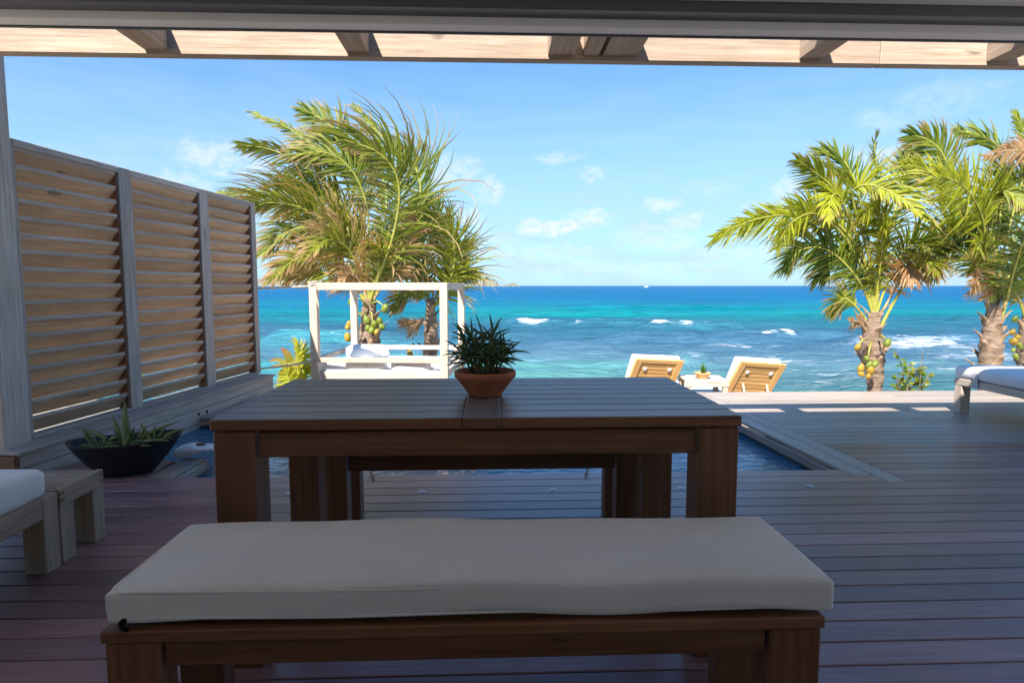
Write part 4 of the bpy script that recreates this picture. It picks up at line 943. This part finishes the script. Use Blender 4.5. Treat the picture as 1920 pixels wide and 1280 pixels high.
# palm behind the daybed, combed left by the wind
YA = 9.7
A = thing('coconut_palm', 'tallest wind blown coconut palm behind the daybed, fronds combed to the left', 'palm', at(690, 720, YA), 0, 'coconut palms along the shore')
trunk(A, [(692, 560), (692, 600), (692, 640), (688, 690), (686, 725)], YA, [.08, .13, .165, .15, .13], 16, 1)
O = (692, 578)
frond(A, [O, (706, 530), (735, 450), (749, 370), (738, 318), (703, 283), (645, 262)], YA, -.9, (1.5, .6), .8, .3, .45, .22, .22, -10, 74, .026, bulge=-.35)
frond(A, [O, (690, 500), (682, 400), (660, 300), (634, 249), (600, 222), (572, 206)], YA, .1, (.62, .62), .35, .15, .25, .2, .42, 15, 60)
frond(A, [O, (690, 480), (668, 380), (630, 310), (589, 276), (540, 240), (477, 212)], YA, .3, (.42, .42), .7, .1, .35, .2, .45, 40, 60)
frond(A, [O, (680, 480), (650, 400), (610, 345), (560, 305), (505, 280), (452, 272)], YA, -.2, (.5, .55), .5, .35, .35, .3, .4, -20, 60)
frond(A, [O, (670, 500), (640, 440), (590, 395), (530, 372), (470, 362), (414, 361)], YA, .2, (.25, .8), .25, -.05, .15, .15, .4, 20, 54)
frond(A, [O, (672, 500), (640, 445), (600, 412), (560, 388), (505, 380), (470, 392)], YA, -.7, (1.15, .5), .55, .55, .6, .3, .3, -25, 70, .022)
frond(A, [O, (672, 520), (645, 470), (615, 435), (575, 425), (530, 440), (500, 470)], YA, -.4, (.95, .6), .5, .5, .65, .3, .3, 10, 60)
frond(A, [O, (715, 480), (745, 380), (752, 300), (725, 265), (695, 232), (665, 198)], YA, .8, (.45, .5), .45, .05, .45, .1, .4, 30, 56)
frond(A, [O, (730, 500), (770, 420), (788, 360), (780, 315), (765, 290), (740, 270)], YA, .5, (.75, .45), .6, .25, .35, .05, .3, -30, 60)
frond(A, [O, (690, 480), (690, 400), (672, 340), (640, 300), (600, 285), (560, 290)], YA, -.3, (.9, .6), .7, .3, .4, .2, .35, 25, 64)
frond(A, [O, (680, 490), (662, 420), (635, 380), (600, 352), (555, 345), (520, 352)], YA, .3, (.85, .6), .6, .3, .4, .2, .3, -15, 64)
frond(A, [O, (700, 500), (718, 430), (725, 370), (715, 330), (690, 305), (660, 300)], YA, .5, (.95, .5), .8, .25, .4, .12, .25, 10, 64)
frond(A, [O, (688, 520), (680, 470), (665, 440), (640, 430), (600, 445), (570, 480)], YA, -.1, (.8, .6), .55, .5, .55, .25, .3, -10, 58)
frond(A, [O, (720, 520), (755, 470), (780, 420), (800, 400), (806, 420)], YA, .9, (.7, .5), .55, .35, .3, .05, .3, 20, 54)
frond(A, [O, (712, 545), (740, 515), (765, 470), (775, 430), (768, 395)], YA, -.5, (.5, .4), .45, .6, .9, .3, .3, 0, 44, dead=True, label='dead brown frond with stringy leaflets')
frond(A, [O, (675, 550), (640, 530), (605, 510), (565, 510), (540, 520)], YA, -.2, (.7, .5), .45, .6, .8, .3, .3, 5, 50)
frond(A, [O, (660, 530), (625, 490), (585, 478), (545, 492), (515, 520)], YA, -.6, (.7, .5), .5, .6, .85, .35, .3, 0, 56)
frond(A, [O, (678, 520), (655, 470), (620, 450), (585, 470)], YA, -.8, (.8, .6), .55, .6, .8, .4, .25, 10, 56)
frond(A, [O, (700, 540), (712, 500), (708, 470), (690, 460)], YA, -.7, (.6, .5), .7, .5, .8, .35, .25, 0, 48)
frond(A, [O, (684, 545), (668, 520), (650, 515), (630, 535)], YA, -.5, (.45, .4), .4, .8, .95, .4, .25, 0, 40, dead=True)
nuts(A, [(660, 566, .13, False), (662, 585, .1, False), (653, 612, .11, True), (668, 618, .12, True), (652, 632, .12, True), (655, 608, .1, True), (688, 600, .13, False), (702, 608, .12, False), (697, 618, .12, False), (712, 602, .11, False), (722, 578, .12, False), (706, 622, .1, True), (690, 614, .12, False), (716, 612, .11, False)], YA-.34)
for (x0, y0, x1, y1) in ((690, 575, 662, 560), (690, 585, 655, 608), (693, 585, 700, 605), (694, 570, 722, 575)): tube('fruit_stalk', [at(x0, y0, YA-.1), at((x0+x1)/2, (y0+y1)/2-8, YA-.3), at(x1, y1, YA-.34)], [.016, .013, .009], M['rachis'], A, 6)

YB = 10.8
B = thing('coconut_palm', 'smaller coconut palm behind the right posts of the daybed, drooping golden frond', 'palm', at(810, 720, YB), 0, 'coconut palms along the shore')
trunk(B, [(806, 560), (808, 600), (808, 640), (806, 690), (806, 725)], YB, [.06, .10, .125, .12, .12], 12, 2)
O = (808, 580)
frond(B, [O, (828, 560), (846, 520), (853, 478), (845, 442), (818, 418), (790, 428)], YB, -.6, (1.0, .65), .45, .45, .6, .55, .12, -10, 66, .024, bulge=-.2)
frond(B, [O, (815, 520), (826, 460), (830, 415), (812, 385), (790, 371)], YB, .3, (.5, .72), .15, -.08, .15, .08, .35, 10, 54)
frond(B, [O, (800, 540), (780, 490), (755, 460), (725, 450), (700, 470)], YB, .5, (.8, .6), .5, .4, .3, .05, .2, 20, 58)
frond(B, [O, (796, 550), (768, 515), (742, 500), (715, 515)], YB, .2, (.7, .6), .5, .5, .3, .05, .2, -10, 50)
frond(B, [O, (830, 550), (852, 520), (872, 505), (893, 512)], YB, .3, (.5, .5), .1, .3, .3, .1, .2, 15, 44)
frond(B, [O, (824, 540), (842, 490), (862, 460), (880, 450)], YB, .6, (.55, .5), .2, .15, .35, .15, .25, -10, 50)
frond(B, [O, (795, 560), (775, 545), (755, 555), (735, 580)], YB, -.3, (.5, .5), .4, .5, .75, .3, .25, 0, 44)
frond(B, [O, (800, 530), (795, 470), (780, 430), (760, 405)], YB, .6, (.6, .6), .5, .2, .3, .08, .3, 10, 52)
frond(B, [(805, 612), (790, 606), (770, 612), (750, 606)], YB, -.4, (.35, .3), .3, .5, 1, .3, .3, 0, 30, dead=True)
nuts(B, [(768, 662, .12, True), (774, 648, .08, False)], YB-.3)

# right hand palms
PALM = dict(lw=.0145, dry=.55, yel=.14)
YC = 8.9
Cp = thing('coconut_palm', 'coconut palm beside the leafy shrub, bright yellow green frond reaching left', 'palm', at(1640, 740, YC), 0, 'coconut palms along the shore')
trunk(Cp, [(1640, 585), (1636, 620), (1634, 660), (1640, 700), (1640, 738)], YC, [.06, .12, .175, .12, .10], 18, 3)
O = (1640, 600)
frond(Cp, [O, (1632, 520), (1590, 440), (1535, 402), (1470, 403), (1405, 415), (1342, 443)], YC, -.3, (.42, .72), .12, .12, .2, .62, .3, 0, 76, .026, 66, 20)
frond(Cp, [O, (1625, 520), (1580, 440), (1530, 402), (1495, 410), (1470, 435), (1458, 465)], YC, -.9, (.55, .45), .1, .5, .3, .6, .38, -15, 58)
frond(Cp, [O, (1636, 500), (1622, 420), (1604, 345), (1579, 298), (1547, 282)], YC, .4, (.5, .72), .05, -.05, .12, .12, .35, 10, 60)
frond(Cp, [O, (1625, 500), (1595, 410), (1560, 352), (1530, 325), (1498, 302)], YC, -.2, (.5, .5), .35, .15, .35, .35, .4, -20, 60)
frond(Cp, [O, (1646, 480), (1648, 400), (1645, 330), (1640, 280), (1645, 250)], YC, .5, (.32, .32), .1, -.05, .35, .15, .4, 45, 54)
frond(Cp, [O, (1628, 480), (1605, 400), (1600, 358), (1635, 347), (1690, 372), (1735, 410)], YC, -.9, (.25, .75), .05, .75, .45, .65, .52, -10, 70, .022)
frond(Cp, [O, (1625, 500), (1600, 430), (1580, 380), (1566, 364), (1556, 380), (1552, 410)], YC, -.7, (.4, .4), .05, .65, .35, .75, .5, 20, 56)
frond(Cp, [O, (1618, 540), (1580, 490), (1540, 465), (1500, 470), (1478, 500)], YC, -.2, (.85, .6), .25, .5, .3, .05, .2, -10, 60)
frond(Cp, [O, (1625, 540), (1605, 500), (1585, 480), (1560, 485), (1540, 520)], YC, .3, (.8, .6), .2, .55, .3, .05, .2, 15, 56)
frond(Cp, [O, (1660, 540), (1690, 480), (1720, 455), (1745, 470), (1755, 510)], YC, -.2, (.7, .6), .2, .6, .65, .25, .25, 10, 56)
frond(Cp, [O, (1655, 500), (1672, 420), (1690, 350), (1700, 310), (1706, 278)], YC, .5, (.5, .5), .1, .0, .25, .12, .4, -15, 56)
frond(Cp, [O, (1650, 520), (1660, 450), (1655, 410), (1640, 390), (1620, 400)], YC, -.5, (.6, .6), .15, .6, .45, .5, .35, -5, 54)
frond(Cp, [O, (1645, 540), (1652, 480), (1655, 440), (1662, 415)], YC, -.7, (.5, .5), .1, .6, .5, .55, .2, 10, 48)
frond(Cp, [(1650, 615), (1680, 560), (1712, 515), (1738, 490), (1752, 505)], YC, -.5, (.5, .5), .2, .8, .9, .4, .45, 0, 48, .024, dead=False)
frond(Cp, [(1645, 600), (1668, 560), (1690, 520), (1700, 500), (1712, 520)], YC, -.3, (.55, .55), .15, .8, .95, .4, .3, 0, 44, .018, dead=True, label='dead brown frond hanging over the trunk')
frond(Cp, [(1625, 600), (1600, 570), (1580, 560), (1560, 585)], YC, .1, (.4, .4), .15, .6, .8, .2, .3, 0, 36)
frond(Cp, [(1628, 625), (1612, 605), (1596, 602)], YC, -.3, (.25, .25), .1, .3, 1, .3, .3, 0, 22, dead=True)
nuts(Cp, [(1608, 650, .10, True), (1664, 642, .11, False), (1614, 690, .12, True), (1630, 684, .11, False), (1632, 694, .13, True), (1614, 700, .10, True), (1628, 705, .08, True), (1640, 682, .11, False), (1625, 672, .08, False)], YC-.36)
for (x0, y0, x1, y1) in ((1634, 640, 1626, 678), (1650, 630, 1664, 640), (1625, 636, 1608, 648)): tube('fruit_stalk', [at(x0, y0, YC-.2), at((x0+x1)/2, (y0+y1)/2-4, YC-.36), at(x1, y1, YC-.36)], [.016, .013, .009], M['rachis'], Cp, 6)

YD = 8.7
Dp = thing('coconut_palm', 'thick booted coconut palm standing behind the right lounger', 'palm', at(1858, 740, YD), 0, 'coconut palms along the shore')
trunk(Dp, [(1862, 570), (1862, 610), (1858, 650), (1855, 700), (1856, 738)], YD, [.07, .12, .15, .14, .13], 18, 4, .24)
O = (1860, 595)
frond(Dp, [O, (1856, 520), (1848, 450), (1840, 405), (1824, 372), (1800, 345), (1765, 330)], YD, -1.0, (.75, 1.0), .12, .02, .18, .8, .42, 0, 70, .024, 70, 25)
frond(Dp, [O, (1866, 500), (1876, 400), (1880, 330), (1872, 277), (1840, 255), (1802, 245)], YD, .4, (.55, .5), .35, .12, .3, .15, .42, 20, 60)
frond(Dp, [O, (1850, 500), (1820, 410), (1785, 330), (1763, 282), (1735, 260), (1710, 254)], YD, .2, (.5, .5), .35, .2, .45, .1, .42, -15, 58)
frond(Dp, [O, (1845, 500), (1810, 420), (1770, 350), (1735, 318), (1700, 308)], YD, -.4, (.45, .5), .3, .2, .3, .7, .45, 10, 56)
frond(Dp, [(1868, 625), (1885, 570), (1900, 510), (1920, 450), (1950, 390)], YD, -1.1, (.95, .8), .12, .15, .2, .05, .32, 0, 70, .030, 66, 30)
frond(Dp, [O, (1840, 530), (1815, 480), (1780, 455), (1745, 465), (1715, 510)], YD, .2, (.85, .6), .2, .55, .4, .05, .25, -10, 62)
frond(Dp, [O, (1850, 520), (1838, 470), (1820, 440), (1795, 430), (1765, 440)], YD, .6, (.8, .6), .25, .4, .35, .05, .25, 20, 58)
frond(Dp, [O, (1856, 530), (1850, 480), (1842, 455), (1832, 470)], YD, -.6, (.5, .5), .1, .7, .5, .45, .2, 0, 48)
frond(Dp, [(1858, 590), (1848, 545), (1836, 520), (1826, 535)], YD, -.5, (.45, .45), .1, .9, .9, .3, .2, 0, 46, dead=True, label='dead brown leaflets hanging in front of the trunk')
frond(Dp, [O, (1880, 480), (1905, 380), (1925, 320), (1950, 290)], YD, .3, (.6, .6), .4, .25, .4, .15, .35, 15, 60)
frond(Dp, [(1990, 480), (1965, 350), (1930, 290), (1890, 283), (1850, 292)], YD, -.3, (.3, .35), .3, .5, .95, .4, .4, 0, 50, .012, dead=True)
frond(Dp, [O, (1862, 480), (1868, 400), (1880, 340), (1905, 320)], YD, .5, (.7, .6), .35, .2, .35, .12, .3, -10, 58)
frond(Dp, [O, (1880, 540), (1905, 500), (1935, 490)], YD, .4, (.6, .6), .2, .5, .5, .1, .2, 0, 50)
frond(Dp, [O, (1855, 500), (1848, 420), (1860, 370), (1890, 360), (1925, 390)], YD, -.5, (.4, .6), .2, .6, .7, .4, .4, 0, 54)
nuts(Dp, [(1852, 704, .07, True)], YD-.25)

YE = 9.6
Ep = thing('coconut_palm', 'coconut palm cut by the right edge of the view, with a coconut cluster', 'palm', at(1935, 740, YE), 0, 'coconut palms along the shore')
trunk(Ep, [(1932, 560), (1930, 610), (1928, 660), (1930, 700), (1932, 738)], YE, [.07, .12, .15, .14, .13], 12, 5)
O = (1932, 590)
frond(Ep, [O, (1950, 450), (1950, 340), (1930, 270), (1905, 215)], YE, .2, (.4, .4), .25, .05, .2, .3, .5, 10, 54)
frond(Ep, [O, (1915, 500), (1890, 430), (1850, 400), (1810, 420)], YE, .3, (.75, .6), .25, .5, .45, .1, .25, 10, 60)
frond(Ep, [O, (1960, 500), (2010, 400), (2080, 350), (2150, 370)], YE, 0, (.7, .7), .3, .4, .3, .2, .25, 0, 56)
frond(Ep, [O, (1950, 470), (1985, 370), (2030, 300), (2070, 280)], YE, .4, (.6, .6), .3, .2, .3, .2, .3, 0, 56)
frond(Ep, [O, (1965, 540), (2010, 510), (2060, 530)], YE, -.3, (.6, .6), .3, .5, .5, .2, .25, 0, 48)
frond(Ep, [(1925, 605), (1912, 565), (1900, 545), (1880, 540)], YE, -.4, (.4, .4), .2, .7, .8, .3, .35, 0, 40, .022)
nuts(Ep, [(1903, 598, .10, False), (1898, 622, .09, True), (1908, 632, .10, True), (1902, 640, .11, True), (1896, 640, .08, True), (1912, 648, .10, False), (1900, 656, .08, False), (1905, 668, .09, False)], YE-.3)

# ------------------------------------------------------------------ shrubs
random.seed(77)
def leafy_shrub(name, label, stems_, Y, leaf_l, leaf_w, per, yel=.3, group=None):
    b0 = at(*stems_[0][0], Y); T = thing(name, label, 'shrub', (b0.x, b0.y, b0.z-.3), 0, group)
    for pts in stems_:
        P = [at(x, y, Y+random.uniform(-.08, .08)) for x, y in pts]; P = [Vector((P[0].x, P[0].y, P[0].z-.45))]+P; C = catmull(P, 24); tube('stem', C, [.012*(1-.7*i/23) for i in range(24)], M['stem'], T, 6)
        for k in range(per):
            f = random.uniform(.28, 1); p = C[int(f*23)]; a = k*2.4; el = random.uniform(.1, 1.0); d = Vector((cos(a)*cos(el), sin(a)*cos(el), sin(el)))
            L = leaf_l*random.uniform(.7, 1.15); n = 6; pp = [p + d*(.02+L*i/(n-1)) + Vector((0, 0, -.02*(i/(n-1))**2)) for i in range(n)]
            wd = [leaf_w*v for v in (.12, .7, 1, .95, .62, .05)]; dr = [max(0, random.gauss(.05, .2))]*n
            strips('leaf', [(pp, wd, Vector((random.uniform(-.6, .6), -.7, random.uniform(.1, .9))), dr, min(1, max(0, random.gauss(yel, .25))))], M['shrub'], T, True, .15)
leafy_shrub('sea_grape_shrub', 'small round leaved green shrub right of the palm with bright leaves', [[(1690, 740), (1694, 700), (1680, 660)], [(1700, 742), (1703, 705), (1702, 680)], [(1724, 742), (1726, 700), (1730, 655)], [(1722, 742), (1735, 715), (1742, 700)], [(1700, 742), (1718, 712), (1717, 690)], [(1690, 742), (1683, 720), (1684, 700)]], 8.2, .085, .024, 26)
leafy_shrub('low_shrub', 'low green shrub seen under the daybed rail near the right post', [[(880, 735), (884, 710), (890, 690)], [(870, 735), (868, 710), (866, 696)], [(825, 735), (826, 712), (828, 696)], [(742, 735), (744, 714), (740, 700)]], 9.3, .08, .022, 14)
# young palm at the wall end
yp = thing('young_palm', 'young palm with yellow and orange split leaves beyond the wall end', 'palm shoot', at(545, 760, 7.6))
def split_leaf(pts, w, dry0, dry1, yel, Y=7.6):
    P = catmull([at(x, y, Y) for x, y in pts], 10); wd = [w*math.sin(pi*min(.97, .12+.86*i/9))**.8 for i in range(10)]
    strips('leaf', [(P, wd, Vector((.15, -1, .25)), [dry0+(dry1-dry0)*(i/9)**2 for i in range(10)], yel)], M['shrub'], yp, True, .12)
split_leaf([(548, 735), (548, 700), (545, 678), (537, 662), (527, 652)], .055, .0, 1.0, .5)
split_leaf([(546, 735), (543, 700), (532, 680), (518, 674), (504, 677)], .035, .0, .9, .7)
split_leaf([(550, 735), (556, 700), (558, 675), (557, 660), (550, 652)], .022, .3, 1.0, .8)
split_leaf([(546, 735), (542, 705), (530, 688), (518, 684), (506, 689)], .016, .2, .8, .7)
frond(yp, [(560, 740), (559, 715), (556, 690), (558, 668), (552, 655)], 7.55, 0, (.42, .06), .9, .25, .4, 1.0, .05, 0, 40, .012, 80, 60, lw=.012)
frond(yp, [(548, 742), (545, 722), (540, 705), (534, 694)], 7.5, 0, (.30, .2), .9, .3, .5, 1.0, .05, 0, 34, .010, 80, 60, lw=.012)
# two dry leaflets fallen over the pool edge
for (x, yy, lab) in ((-.70, 3.60, 'thin dry palm leaflet fallen on the pool edge, left of the pot'), (.60, 3.62, 'thin dry palm leaflet fallen on the pool edge, right of the pot')):
    t_ = thing('fallen_leaflet', lab, 'leaf', (x, yy, 0), 0, 'dry leaflets on the pool edge')
    s_ = -1 if x > 0 else 1
    pp = [Vector((x-.015*s_, yy+.06, .010)), Vector((x, yy, .009)), Vector((x+.02*s_, yy-.05, .007)), Vector((x+.03*s_, yy-.10, .004)), Vector((x+.033*s_, yy-.14, .003))]
    strips('blade', [(pp, [.006, .008, .008, .006, .001], Vector((0, 0, 1)), [1]*5, 0)], M['oleander'], t_, True, .4)
